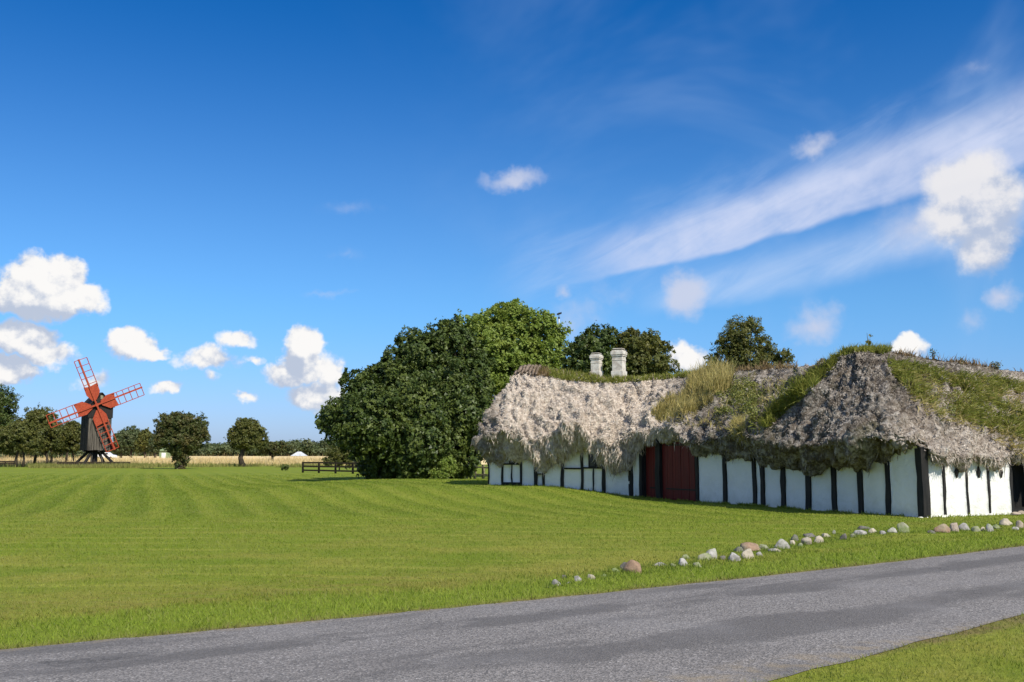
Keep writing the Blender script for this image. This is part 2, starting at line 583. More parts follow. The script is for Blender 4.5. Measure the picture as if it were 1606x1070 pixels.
def lawn_colour(t, blades=False):
    """one colour field over the ground, shared by the lawn sheet and its blades"""
    p = pos(t)
    x, y, z = t.sep(p)
    big = t.noise(p, 0.09, 4, 0.55)
    midn = t.noise(p, 0.55, 4, 0.6)
    small = t.noise(t.vmath('MULTIPLY', p, (0.5, 1.3, 1)), 3.2, 5, 0.7)
    green, lush, dry = (0.198, 0.250, 0.023), (0.155, 0.220, 0.018), (0.300, 0.285, 0.050)
    if blades:
        green, lush, dry = (0.235, 0.300, 0.028), (0.188, 0.268, 0.023), (0.36, 0.345, 0.070)
    c = t.mix(t.ss(big, 0.38, 0.62), green, lush)
    c = t.mix(t.ss(midn, 0.52, 0.70, 0, 0.55), c, tuple(v * 0.78 for v in lush))
    # drier patches in the near left of the lawn
    drym = t.math('MULTIPLY', t.ss(t.math('ADD', t.math('MULTIPLY', midn, 0.6), t.math('MULTIPLY', big, 0.6)), 0.50, 0.75), t.ss(y, 34, 12, 0.25, 1.0))
    c = t.mix(drym, c, dry)
    c = t.mix(t.ss(small, 0.48, 0.75, 0, 0.42), c, dry)
    # mower passes: near field crosswise, beyond 24 m running away from the road
    wob = t.math('MULTIPLY', t.math('SUBTRACT', t.noise(p, 0.16, 3), 0.5), 0.8)
    n1 = t.math('ADD', t.math('ADD', y, t.math('MULTIPLY', x, 0.10)), wob)
    s1 = t.math('SINE', t.math('MULTIPLY', n1, 2 * math.pi / 1.15))
    s1 = t.math('MULTIPLY', t.ss(s1, 0.25, 1.0), t.ss(t.noise(t.vmath('MULTIPLY', p, (0.25, 2.2, 1)), 1.0, 3), 0.40, 0.62))
    wob2 = t.math('MULTIPLY', t.math('SUBTRACT', t.noise(p, 0.05, 2), 0.5), 1.6)
    n2 = t.math('ADD', t.math('ADD', t.math('MULTIPLY', x, 0.93), t.math('MULTIPLY', y, 0.34)), wob2)
    s2 = t.ss(t.math('SINE', t.math('MULTIPLY', n2, 2 * math.pi / 1.35)), 0.0, 0.9)
    farm = t.ss(t.math('ADD', y, t.math('MULTIPLY', wob, 0.3)), 25.0, 26.5)
    hf = t.ss(y, 110, 60)
    st = t.mix(farm, t.xyz(s1, s1, s1), t.xyz(s2, s2, s2))
    stv_ = t.math('MULTIPLY', t.sep(st)[0], t.math('MULTIPLY_ADD', farm, -0.42, 0.80))
    stv_ = t.math('MULTIPLY', stv_, hf)
    c = t.mix(stv_, c, (0.300, 0.310, 0.050) if not blades else (0.36, 0.38, 0.065))
    dk = t.math('MULTIPLY', t.ss(t.math('SINE', t.math('ADD', t.math('MULTIPLY', n2, 2 * math.pi / 1.35), 2.4)), 0.2, 1.0), t.math('MULTIPLY', farm, hf))
    c = t.mix(t.math('MULTIPLY', dk, 0.32), c, (0.115, 0.165, 0.016))
    # distance to the road's far edge: lush verge, brownish rim
    rd = t.math('SUBTRACT', t.math('SUBTRACT', y, t.math('MULTIPLY', x, ROAD_K)), ROAD_C)
    rd = t.math('SUBTRACT', rd, t.math('MULTIPLY', t.math('MULTIPLY', x, x), ROAD_Q))
    rdn = t.math('ADD', rd, t.math('MULTIPLY', t.math('SUBTRACT', midn, 0.5), 1.2))
    brown = t.math('MULTIPLY', t.math('MULTIPLY', t.ss(rdn, 1.4, 2.2), t.ss(rdn, 4.6, 2.6)), t.ss(x, 3.0, -2.0))
    c = t.mix(t.math('MULTIPLY', brown, t.ss(small, 0.35, 0.65, 0.05, 0.55)), c, (0.27, 0.205, 0.060))
    verge = t.math('MULTIPLY', t.ss(rdn, 0.0, 0.4), t.ss(rdn, 2.1, 1.2))
    c = t.mix(t.math('MULTIPLY', verge, 0.75), c, (0.205, 0.262, 0.028) if not blades else (0.265, 0.345, 0.038))
    rim = t.ss(rd, 0.28, 0.02)
    rim2 = t.ss(t.math('ADD', rd, ROAD_W), -0.22, 0.0)
    near_side = t.ss(rd, -2.0, -2.1)
    r_all = t.math('MAXIMUM', t.math('MULTIPLY', rim, t.math('SUBTRACT', 1.0, near_side)), t.math('MULTIPLY', rim2, near_side))
    c = t.mix(t.math('MULTIPLY', r_all, t.ss(small, 0.3, 0.6, 0.2, 0.9)), c, (0.22, 0.16, 0.075))
    return c, p, small


# road: far edge y = C + K x + Q x^2 through three points of the photograph
e0, e1, e2 = ground(0, 1020), ground(803, 945), ground(1606, 857)
A = np.array([[1, e.x, e.x ** 2] for e in (e0, e1, e2)])
ROAD_C, ROAD_K, ROAD_Q = [float(v) for v in np.linalg.solve(A, [e.y for e in (e0, e1, e2)])]
n0, n1 = ground(1200, 1070), ground(1606, 965)


def road_far(x):
    xx = np.clip(x, -16, 22)
    return ROAD_C + ROAD_K * xx + ROAD_Q * xx ** 2 + (x - xx) * (ROAD_K + 2 * ROAD_Q * xx)


ROAD_W = float(np.mean([road_far(n0.x) - n0.y, road_far(n1.x) - n1.y]))
NEAR_A = (n1.y - n0.y) / (n1.x - n0.x)


def road_near(x):
    base = road_far(x) - ROAD_W
    corr = (n0.y - (road_far(n0.x) - ROAD_W)) + ((n1.y - (road_far(n1.x) - ROAD_W)) - (n0.y - (road_far(n0.x) - ROAD_W))) * np.clip((x - n0.x) / (n1.x - n0.x), -0.4, 1.3)
    return base + corr


M_lawn, t, b = new_mat('mown_lawn', 0.9, 0.1)
c_, p_, sm_ = lawn_colour(t)
t.put(b.inputs['Base Color'], t.mix(t.ss(t.noise(p_, 9, 5, 0.75), 0.30, 0.60, 0.55, 0.08), c_, (0.085, 0.110, 0.018)))
bump(t, b, t.noise(p_, 14, 5, 0.8), 0.8, 0.05)

m = bpy.data.materials.new('grass_blades')
m.use_nodes = True
t = NT(m.node_tree)
b = t.n['Principled BSDF']
b.inputs['Roughness'].default_value = 0.6
b.inputs['Specular IOR Level'].default_value = 0.2
c_, p_, sm_ = lawn_colour(t, True)
rn = t.node('ShaderNodeAttribute', attribute_name='rnd').outputs['Fac']
c_ = t.mix(t.ss(rn, 0.0, 1.0, 0.0, 0.45), c_, (0.13, 0.21, 0.02))
c_ = t.mix(t.ss(rn, 0.86, 1.0, 0.0, 0.7), c_, (0.34, 0.31, 0.12))
t.put(b.inputs['Base Color'], c_)
tr = t.node('ShaderNodeBsdfTranslucent')
t.put(tr.inputs[0], c_)
mx = t.node('ShaderNodeMixShader')
mx.inputs[0].default_value = 0.4
t.l.new(b.outputs[0], mx.inputs[1])
t.l.new(tr.outputs[0], mx.inputs[2])
t.l.new(mx.outputs[0], t.n['Material Output'].inputs[0])
M_blade = m


def blade_mat(name, c1, c2, trans=0.35):
    m = bpy.data.materials.new(name)
    m.use_nodes = True
    t = NT(m.node_tree)
    b = t.n['Principled BSDF']
    b.inputs['Roughness'].default_value = 0.7
    b.inputs['Specular IOR Level'].default_value = 0.15
    rn = t.node('ShaderNodeAttribute', attribute_name='rnd').outputs['Fac']
    c = t.mix(rn, c1, c2)
    t.put(b.inputs['Base Color'], c)
    tr = t.node('ShaderNodeBsdfTranslucent')
    t.put(tr.inputs[0], c)
    mx = t.node('ShaderNodeMixShader')
    mx.inputs[0].default_value = trans
    t.l.new(b.outputs[0], mx.inputs[1])
    t.l.new(tr.outputs[0], mx.inputs[2])
    t.l.new(mx.outputs[0], t.n['Material Output'].inputs[0])
    return m


M_tall = blade_mat('tall_field_grass', (0.60, 0.45, 0.20), (0.80, 0.63, 0.34))
M_tallgreen = blade_mat('tall_green_grass', (0.15, 0.18, 0.035), (0.34, 0.31, 0.10))
M_roofgrass = blade_mat('roof_green_grass', (0.14, 0.18, 0.028), (0.36, 0.35, 0.080))
M_roofstraw = blade_mat('roof_straw_grass', (0.30, 0.27, 0.08), (0.58, 0.48, 0.20))
M_roofbrown = blade_mat('roof_brown_grass', (0.17, 0.12, 0.055), (0.38, 0.27, 0.14))

M_weeds = blade_mat('verge_weeds', (0.085, 0.145, 0.018), (0.235, 0.285, 0.050))

# asphalt
M_road, t, b = new_mat('worn_asphalt', 0.82, 0.3)
p = pos(t)
x, y, z = t.sep(p)
rd = t.math('SUBTRACT', t.math('SUBTRACT', y, t.math('MULTIPLY', x, ROAD_K)), ROAD_C)
rd = t.math('SUBTRACT', rd, t.math('MULTIPLY', t.math('MULTIPLY', x, x), ROAD_Q))
lane = t.math('DIVIDE', rd, -ROAD_W)
vor = t.node('ShaderNodeTexVoronoi')
t.put(vor.inputs['Vector'], p)
vor.inputs['Scale'].default_value = 75
chip = t.sep(vor.outputs['Color'])[0]
base = t.mix(t.ss(chip, 0.1, 0.95), (0.110, 0.103, 0.096), (0.260, 0.240, 0.222))
base = t.mix(t.ss(chip, 0.95, 1.0, 0, .7), base, (0.45, 0.43, 0.41))
rr = t.node('ShaderNodeVectorRotate', rotation_type='Z_AXIS')
t.put(rr.inputs['Vector'], p)
rr.inputs['Angle'].default_value = -math.atan(ROAD_K + 0.1)
pl = t.vmath('MULTIPLY', rr.outputs[0], (0.42, 1.3, 1))
wear = t.noise(pl, 1.0, 5, 0.6, 0.4)
trk = t.math('MAXIMUM', t.ss(t.math('ABSOLUTE', t.math('SUBTRACT', lane, 0.27)), 0.13, 0.02), t.ss(t.math('ABSOLUTE', t.math('SUBTRACT', lane, 0.70)), 0.15, 0.02))
dark = t.math('MULTIPLY', t.ss(t.math('ADD', wear, t.math('MULTIPLY', trk, 0.17)), 0.50, 0.68), 0.68)
base = t.mix(dark, base, (0.090, 0.084, 0.079))
pl2 = t.vmath('MULTIPLY', rr.outputs[0], (0.55, 4.5, 1))
blot = t.ss(t.noise(pl2, 1.0, 6, 0.7, 1.5), 0.66, 0.72)
base = t.mix(t.math('MULTIPLY', t.math('MULTIPLY', blot, trk), 0.75), base, (0.045, 0.043, 0.042))
base = t.mix(t.ss(t.noise(p, 0.6, 4), 0.45, 0.8, 0, 0.35), base, (0.26, 0.25, 0.245))
cv = t.node('ShaderNodeTexVoronoi', feature='DISTANCE_TO_EDGE')
t.put(cv.inputs['Vector'], t.vmath('ADD', pl2, t.vmath('SCALE', t.noise(p, 2.5, 4, out=1), 0.9)))
cv.inputs['Scale'].default_value = 0.55
crack = t.math('MULTIPLY', t.ss(cv.outputs['Distance'], 0.018, 0.004), t.ss(t.noise(p, 0.45, 3), 0.52, 0.62))
base = t.mix(t.math('MULTIPLY', crack, 0.45), base, (0.035, 0.033, 0.030))
edge = t.math('MAXIMUM', t.ss(lane, 0.05, 0.0), t.ss(lane, 0.90, 0.98))
base = t.mix(t.math('MULTIPLY', t.math('MULTIPLY', edge, t.ss(t.noise(p, 5, 4), 0.4, 0.65)), 0.6), base, (0.25, 0.20, 0.13))
t.put(b.inputs['Base Color'], base)
bump(t, b, vor.outputs['Distance'], 0.7, 0.008)

# ------------------------------------------------------------ ground, road, field


def spaced(lo, mid_lo, mid_hi, hi, step, grow):
    mids = list(np.arange(mid_lo, mid_hi + 1e-6, step))
    d, v = step, mid_hi
    while v < hi:
        d *= grow
        v += d
        mids.append(min(v, hi))
    d, v = step, mid_lo
    while v > lo:
        d *= grow
        v -= d
        mids.insert(0, max(v, lo))
    return np.array(mids)


gx = spaced(-2500, -24, 24, 2500, 0.5, 1.25)
gy = spaced(-60, 2, 62, 3500, 0.5, 1.22)
X, Y = np.meshgrid(gx, gy)
P = np.stack([X.ravel(), Y.ravel(), np.zeros(X.size)], 1)
rdist = P[:, 1] - road_far(P[:, 0])
off = S((rdist - 0.4) / 3.0) + S((-rdist - ROAD_W - 1.0) / 3.0)
P[:, 2] = gz(P[:, 0], P[:, 1]) + off * fbm(P, 0.16, 2) * 0.05 * S((90 - np.abs(P[:, 1])) / 30)
nx = len(gx)
idx = np.arange(X.size).reshape(X.shape)
Q = np.stack([idx[:-1, :-1], idx[:-1, 1:], idx[1:, 1:], idx[1:, :-1]], -1).reshape(-1, 4)
link('lawn', fast_mesh('lawn', P, Q, M_lawn, smooth=True), kind='structure')


def gnd(x, y):
    """height of the lawn as built"""
    q = np.array([[x, y, 0.0]])
    r = y - float(road_far(x))
    o_ = float(S((r - 0.4) / 3.0) + S((-r - ROAD_W - 1.0) / 3.0))
    return float(gz(x, y)) + o_ * float(fbm(q, 0.16, 2)[0]) * 0.05 * float(S((90 - abs(y)) / 30))


xs = np.arange(-60, 60, 0.08)
wob_f = 0.10 * fbm(np.stack([xs, xs * 0, xs * 0], 1), 1.6, 4)
wob_n = 0.09 * fbm(np.stack([xs, xs * 0 + 9, xs * 0], 1), 1.6, 4)
Vr, rows = [], 6
for k in range(rows + 1):
    f = k / rows
    yy = (road_far(xs) + wob_f) * (1 - f) + (road_near(xs) + wob_n) * f
    Vr.append(np.stack([xs, yy, 0.006 + 0.035 * np.sin(math.pi * f) * np.ones_like(xs)], 1))
Vr = np.concatenate(Vr)
n = len(xs)
idx = np.arange(len(Vr)).reshape(rows + 1, n)
Q = np.stack([idx[1:, :-1], idx[1:, 1:], idx[:-1, 1:], idx[:-1, :-1]], -1).reshape(-1, 4)
link('road', fast_mesh('road', Vr, Q, M_road, smooth=True), kind='structure')

# golden field behind the lawn, a raised crop surface
M_field, t, b = new_mat('ripe_field', 0.95, 0.05)
p = pos(t)
col = t.mix(t.ss(t.noise(t.vmath('MULTIPLY', p, (0.05, 0.25, 1)), 1.0, 4), 0.35, 0.65), (0.62, 0.48, 0.24), (0.74, 0.58, 0.32))
col = t.mix(t.ss(t.noise(p, 0.9, 4), 0.5, 0.7, 0, 0.5), col, (0.34, 0.28, 0.11))
t.put(b.inputs['Base Color'], col)
fx = np.arange(-420, 201, 6.0)
fy = np.concatenate([np.arange(150, 200, 3.0), np.arange(200, 460, 12.0)])
X, Y = np.meshgrid(fx, fy)
Pf = np.stack([X.ravel(), Y.ravel(), np.zeros(X.size)], 1)
Pf[:, 2] = 0.62 + 0.12 * fbm(Pf, 0.11, 3)
Pf[:, 2][Pf[:, 1] < 151] = 0.02
idx = np.arange(X.size).reshape(X.shape)
Q = np.stack([idx[:-1, :-1], idx[:-1, 1:], idx[1:, 1:], idx[1:, :-1]], -1).reshape(-1, 4)
link('field', fast_mesh('field', Pf, Q, M_field, smooth=True), kind='structure')


# ------------------------------------------------------------ blades
def blades(base, nrm, length, width, lean, rnd=None, down=None):
    """base (N,3) roots; nrm (N,3) growth directions; returns V, F, rnd: two-segment tapering blades"""
    N = len(base)
    d = nrm + rng.normal(size=(N, 3)) * lean[:, None]
    d /= np.linalg.norm(d, axis=1)[:, None]
    side = np.cross(d, rng.normal(size=(N, 3)))
    side /= np.linalg.norm(side, axis=1)[:, None] + 1e-9
    bend = rng.normal(size=(N, 3)) * (length * 0.22)[:, None]
    if down is not None:
        bend[:, 2] -= length * down
    mid = base + d * (length * 0.55)[:, None]
    tip = base + d * length[:, None] + bend
    w_ = (width * 0.5)[:, None] * side
    V = np.stack([base - w_, base + w_, mid + w_ * 0.8 + bend * 0.2, mid - w_ * 0.8 + bend * 0.2, tip], 1).reshape(-1, 3)
    i = np.arange(N) * 5
    F1 = np.stack([i, i + 1, i + 2], 1)
    F2 = np.stack([i, i + 2, i + 3], 1)
    F3 = np.stack([i + 3, i + 2, i + 4], 1)
    r = rng.random(N) if rnd is None else rnd
    return V, np.concatenate([F1, F2, F3]), np.repeat(r, 5)


def tri_blades(base, h, wd, lean):
    N = len(base)
    an = rng.random(N) * 2 * math.pi
    side = np.stack([np.cos(an), np.sin(an), np.zeros(N)], 1) * (wd * 0.5)[:, None]
    tip = base + np.stack([rng.normal(size=N) * lean * h, rng.normal(size=N) * lean * h, h], 1)
    V = np.stack([base - side, base + side, tip], 1).reshape(-1, 3)
    return V, np.arange(3 * N).reshape(-1, 3), np.repeat(rng.random(N), 3)


def frustum_points(y0, y1, dens, xpad=1.5):
    """points on the ground seen by the camera with density dens(y) per m2"""
    out = []
    yy = y0
    while yy < y1:
        st = max(0.5, yy * 0.05)
        half = (yy + st) * 803 / F + xpad
        nn = int(2 * half * st * dens(yy))
        out.append(np.stack([rng.uniform(-half, half, nn), rng.uniform(yy, yy + st, nn)], 1))
        yy += st
    return np.concatenate(out)


pts = frustum_points(5.5, 80, lambda y: min(1500, 14000 / y ** 1.15) * float(np.interp(y, [30, 80], [1, .06])))
rf, rn_ = road_far(pts[:, 0]), road_near(pts[:, 0])
keep = (pts[:, 1] > rf - 0.02) | (pts[:, 1] < rn_ + 0.02)
pts = pts[keep]
dist = pts[:, 1] - road_far(pts[:, 0])
# no blades inside the farmhouse (filled in after its walls are placed: see FOOT below)
BL_PTS, BL_DIST = pts, dist

# ============================================================ the farmhouse
C0 = ground(1446, 812)
G1 = ground(1095, 787)
d1 = Vector((G1.x - C0.x, G1.y - C0.y, 0)).normalized()      # along the shaded long wall, away from the camera
v1 = Vector((-d1.y, d1.x, 0))
if v1.x < 0:
    v1 = -v1                                                 # along the sunlit front of the near wing, to the right
d2 = Vector((-0.9, 0.43, 0)).normalized()                    # the far range bends towards the left
v2 = Vector((-d2.y, d2.x, 0))
if v2.y < 0:
    v2 = -v2


def s_at(px, py, P0, d):
    r = ray(px, py)
    # P0 + s d = k r (horizontal)
    det = d.x * (-r.y) + r.x * d.y
    return (P0.x * r.y - P0.y * r.x) / det * 1.0 if False else ((-P0.x) * (-r.y) - (-r.x) * (-P0.y)) / det


s_bend = s_at(989, 777, C0, d1)
PB = C0 + d1 * s_bend
s_end = s_at(767, 760, PB, d2)
PE = PB + d2 * s_end
WING_W = 6.5
HALF = 2.6
root = thing('farmhouse', 'long white half-timbered farmhouse under shaggy seaweed-thatched roof', 'farmhouse', (PB.x, PB.y, gnd(PB.x, PB.y)))


class Frame:
    def __init__(s, P, d, out):
        s.P, s.d, s.o = P, d, out

    def pt(s, a, o, z):
        q = s.P + s.d * a + s.o * o
        return Vector((q.x, q.y, z))

    def box(s, mb, a0, a1, o0, o1, z0, z1):
        mb.box(s.pt(a0, o0, z0), s.d * (a1 - a0), s.o * (o1 - o0), Vector((0, 0, z1 - z0)))

    def s(s, px, py):
        return s_at(px, py, s.P, s.d)


FR1 = Frame(C0, d1, -v1)
FR2 = Frame(PB, d2, -v2)
FR3 = Frame(C0, v1, -d1)


def wobbly(fr, mb, a0, a1, o0, o1, z0, z1, n=5):
    """a hand-hewn upright: slightly wavy in width and face"""
    for k in range(n):
        t0, t1 = k / n, (k + 1) / n
        j = [fr.ja[k], fr.ja[k + 1]]
        za, zb = z0 + (z1 - z0) * t0, z0 + (z1 - z0) * t1
        P = [fr.pt(a0 + j[0][0], o0, za), fr.pt(a1 + j[0][1], o0, za), fr.pt(a1 + j[0][1], o1 + j[0][2], za), fr.pt(a0 + j[0][0], o1 + j[0][2], za),
             fr.pt(a0 + j[1][0], o0, zb), fr.pt(a1 + j[1][1], o0, zb), fr.pt(a1 + j[1][1], o1 + j[1][2], zb), fr.pt(a0 + j[1][0], o1 + j[1][2], zb)]
        mb.add(P, [(0, 1, 5, 4), (1, 2, 6, 5), (2, 3, 7, 6), (3, 0, 4, 7)] + ([(0, 3, 2, 1)] if k == 0 else []) + ([(4, 5, 6, 7)] if k == n - 1 else []))


def post(fr, px0, px1, py, ztop, name='timber_post', proud=0.02, zbot=None):
    a0, a1 = sorted((fr.s(px0, py), fr.s(px1, py)))
    q = fr.pt((a0 + a1) / 2, 0, 0)
    g = gnd(q.x, q.y) - 0.05 if zbot is None else zbot
    w_ = a1 - a0
    fr.ja = [(random.uniform(-.024, .024), random.uniform(-.024, .024), random.uniform(-.008, .008)) for _ in range(6)]
    mb = MB()
    wobbly(fr, mb, a0, a1, -0.2, proud, g, ztop)
    link(name, mb.mesh(name, M_timber), root)
    return a0, a1


def panel(fr, a0, a1, z0, z1, o=-0.03, name='plaster_panel', mat=None):
    """an uneven lime-washed infill, bulging a little between its timbers"""
    if a1 < a0:
        a0, a1 = a1, a0
    nu, nv = max(2, int((a1 - a0) / 0.12)), max(2, int((z1 - z0) / 0.15))
    U, W = np.meshgrid(np.linspace(0, 1, nu + 1), np.linspace(0, 1, nv + 1))
    A_ = a0 + U * (a1 - a0)
    Z_ = z0 + W * (z1 - z0)
    base = np.array(fr.P)[None, :2] + A_.reshape(-1, 1) * np.array(fr.d)[None, :2]
    q = np.concatenate([base, Z_.reshape(-1, 1)], 1)
    bul = 0.018 * np.sin(math.pi * U.ravel()) + fbm(q, 2.2, 3) * 0.022 - 0.01
    bul = np.clip(bul, -0.03, 0.03) + o
    # flare outwards at the foot, where the wall has been limed again and again
    bul += 0.05 * np.clip(0.22 - (Z_.ravel() - z0), 0, 0.22) * (1 if z0 < 0.4 else 0)
    q[:, :2] += bul[:, None] * np.array(fr.o)[None, :2]
    idx = np.arange(q.shape[0]).reshape(nv + 1, nu + 1)
    Q = np.stack([idx[:-1, :-1], idx[:-1, 1:], idx[1:, 1:], idx[1:, :-1]], -1).reshape(-1, 4)
    # a rim going back into the wall
    back = q.copy()
    back[:, :2] -= 0.2 * np.array(fr.o)[None, :2]
    n_ = len(q)
    ring = list(idx[0, :]) + list(idx[1:, -1]) + list(idx[-1, -2::-1]) + list(idx[-2:0:-1, 0])
    R = [(ring[i], ring[(i + 1) % len(ring)], ring[(i + 1) % len(ring)] + n_, ring[i] + n_) for i in range(len(ring))]
    Q = np.concatenate([Q, np.array(R)])
    V = np.concatenate([q, back])
    me = fast_mesh(name, V, Q, mat or M_plaster, smooth=True)
    return link(name, me, root)


def gbase(fr, a0, a1):
    q = fr.pt((a0 + a1) / 2, 0, 0)
    return gnd(q.x, q.y) - 0.06


ZT = 2.05
# --- long wall between the gate and the near corner
cuts1 = [(1441, 1450), (1390, 1396), (1346.5, 1353.5), (1305.5, 1312), (1264.5, 1271.5), (1226, 1232), (1194, 1199.5), (1181, 1186), (1134.5, 1140), (1092, 1096)]
prev = None
for (p0, p1) in cuts1:
    a = post(FR1, p0, p1, 795, (1.74 if p0 == 1441 else ZT) if p0 > 1100 else 2.35, 'corner_post' if p0 == 1441 else 'timber_post', proud=0.05 if p0 == 1441 else 0.02)
    if prev is not None:
        panel(FR1, prev, a[0], gbase(FR1, prev, a[0]), 1.80 if p0 == 1390 else ZT)
    prev = a[1]
gate_a0 = prev
# --- the red gate: a wide leaf and a narrow leaf with a post between
a33 = post(FR1, 1029, 1036, 785, 2.5, 'gate_post')
a05 = post(FR1, 1003.5, 1008, 780, 2.5, 'gate_post')


def board_door(fr, a0, a1, z0, z1, name, o=-0.09, bw=0.16):
    nb = max(2, round((a1 - a0) / bw))
    first = None
    d_ = bpy.data.objects.new(name, None)
    COL.objects.link(d_)
    q = fr.pt(a0, o, z0)
    d_.parent = root
    d_.location = q - wloc(root)
    for k in range(nb):
        x0 = a0 + (a1 - a0) * k / nb
        x1 = a0 + (a1 - a0) * (k + 1) / nb
        mb = MB()
        oo = o + random.uniform(-0.006, 0.006)
        fr.box(mb, x0 + 0.005, x1 - 0.005, oo - 0.035, oo, z0, z1 + random.uniform(-0.02, 0.02))
        link('plank', mb.mesh('plank', M_red), d_)
    for zz in (z0 + 0.35, z0 + (z1 - z0) * 0.78):
        mb = MB()
        fr.box(mb, a0 + 0.05, a1 - 0.25, o + 0.007, o + 0.022, zz, zz + 0.045)
        link('hinge_strap', mb.mesh('hinge_strap', M_iron), d_)
    return d_


gb = gbase(FR1, gate_a0, a33[0])
board_door(FR1, gate_a0 + 0.01, a33[0] - 0.01, gb + 0.08, 2.42, 'gate_leaf')
board_door(FR1, a33[1] + 0.01, a05[0] - 0.01, gb + 0.08, 2.42, 'small_gate_leaf', o=-0.16)
mb = MB()
FR1.box(mb, gate_a0 - 0.05, a05[1] + 0.05, -0.24, -0.30, gb, 2.6)
link('gate_backing', mb.mesh('gate_backing', M_timber), root)
a85 = post(FR1, 984, 992, 777, 2.05, 'timber_post', proud=0.03)
panel(FR1, a05[1], a85[0], gbase(FR1, a05[1], a85[0]), 2.05)
q = FR1.pt((a85[0] + a85[1]) / 2, 0.03, 0)
for py in (757, 717):
    z = zat(py, q.y)
    mb = MB()
    FR1.box(mb, (a85[0] + a85[1]) / 2 - 0.03, (a85[0] + a85[1]) / 2 + 0.03, 0.031, 0.045, z - 0.05, z + 0.05)
    link('latch_plate', mb.mesh('latch_plate', M_white), root)


# --- the far range: posts, rails, small windows
def z2(px, py):
    """height on the far range's wall seen at px, py"""
    s_ = FR2.s(px, py)
    q = FR2.pt(s_, 0, 0)
    return at(px, py, q.y).z


P2 = {}
for (p0, p1) in [(944.5, 949.5), (911, 914.5), (880, 884), (851, 854), (838, 841.5), (815, 818), (786.5, 789), (765, 766.5)]:
    P2[p0] = post(FR2, p0, p1, 765, 2.15)
E = s_end
seq = [(0.02, P2[944.5][0], 'p'), (P2[944.5][1], P2[911][0], 'w1'), (P2[911][1], P2[880][0], 'b'), (P2[880][1], P2[851][0], 'p'), (P2[851][1], P2[838][0], 'n'),
       (P2[838][1], P2[815][0], 'p'), (P2[815][1], P2[786.5][0], 'w2'), (P2[786.5][1], P2[765][0], 'p')]


def small_window(fr, a0, a1, z0, z1):
    a0, a1 = min(a0, a1), max(a0, a1)
    mb = MB()
    t_ = 0.035
    fr.box(mb, a0, a1, -0.06, -0.01, z0, z0 + t_)
    fr.box(mb, a0, a1, -0.06, -0.01, z1 - t_, z1)
    fr.box(mb, a0, a0 + t_, -0.06, -0.01, z0 + t_, z1 - t_)
    fr.box(mb, a1 - t_, a1, -0.06, -0.01, z0 + t_, z1 - t_)
    mid = (a0 + a1) / 2
    fr.box(mb, mid - .012, mid + .012, -0.055, -0.015, z0 + t_, z1 - t_)
    wn = link('window', mb.mesh('window', M_timber), root)
    for (u0, u1) in ((a0 + t_, mid - .012), (mid + .012, a1 - t_)):
        mb = MB()
        fr.box(mb, u0, u1, -0.05, -0.04, z0 + t_, z1 - t_)
        link('pane', mb.mesh('pane', M_glass), wn)


def rail(fr, a0, a1, z0, z1, name='timber_rail'):
    mb = MB()
    fr.box(mb, a0 + 0.002, a1 - 0.002, -0.18, 0.015, z0, z1)
    link(name, mb.mesh(name, M_timber), root)


for (a0, a1, k) in seq:
    g = gbase(FR2, a0, a1)
    if k == 'p':
        panel(FR2, a0, a1, g, 2.15)
    elif k == 'b':
        zr = z2(897, 735)
        panel(FR2, a0, a1, g, zr - 0.03)
        rail(FR2, a0, a1, zr - 0.03, zr + 0.03)
        panel(FR2, a0, a1, zr + 0.03, 2.15)
    elif k == 'n':
        zr = z2(846, 744)
        panel(FR2, a0, a1, g, zr - 0.02, o=-0.08)
        rail(FR2, a0, a1, zr - 0.02, zr + 0.04)
        panel(FR2, a0, a1, zr + 0.04, 2.15)
    elif k == 'w1':
        zr = z2(930, 734)
        m0, m1 = sorted((FR2.s(929, 745), FR2.s(931, 745)))
        panel(FR2, a0, m0, g, zr - 0.03)
        panel(FR2, m1, a1, g, zr - 0.03)
        post(FR2, 929, 931, 745, zr - 0.035, 'thin_mullion', proud=0.0)
        rail(FR2, a0, a1, zr - 0.03, zr + 0.03)
        sp = FR2.s(922.5, 725)
        small_window(FR2, a0 + 0.02, sp, zr + 0.03, zr + 0.52)
        panel(FR2, sp + 0.005, a1, zr + 0.03, 2.15)
        panel(FR2, a0, sp, zr + 0.525, 2.15)
    elif k == 'w2':
        zr = z2(802, 728)
        zs = z2(802, 756.5)
        m0, m1 = sorted((FR2.s(801.2, 745), FR2.s(803, 745)))
        panel(FR2, a0, m0, zs, zr - 0.03)
        panel(FR2, m1, a1, zs, zr - 0.03)
        post(FR2, 801.2, 803, 745, zr - 0.035, 'thin_mullion', proud=0.0, zbot=zs)
        rail(FR2, a0, a1, zs - 0.07, zs, 'sill_beam')
        rail(FR2, a0, a1, g, zs - 0.075, 'foot_board')
        rail(FR2, a0, a1, zr - 0.03, zr + 0.03)
        sp = FR2.s(798, 720)
        panel(FR2, sp, a1, zr + 0.03, 2.15)
        small_window(FR2, a0 + 0.02, sp - 0.005, zr + 0.03, zr + 0.52)
        panel(FR2, a0, sp, zr + 0.525, 2.15)

# --- sunlit front of the near wing
cuts3 = [(1481, 1484.5), (1517.5, 1520.5), (1551.5, 1554.5), (1587, 1590)]
prev = 0.05
a3 = []
for (p0, p1) in cuts3:
    a = post(FR3, p0, p1, 785, 1.66, 'timber_post', proud=-0.005)
    panel(FR3, prev, a[0], gbase(FR3, prev, a[0]), 1.66, o=-0.02)
    a3.append(a)
    prev = a[1]
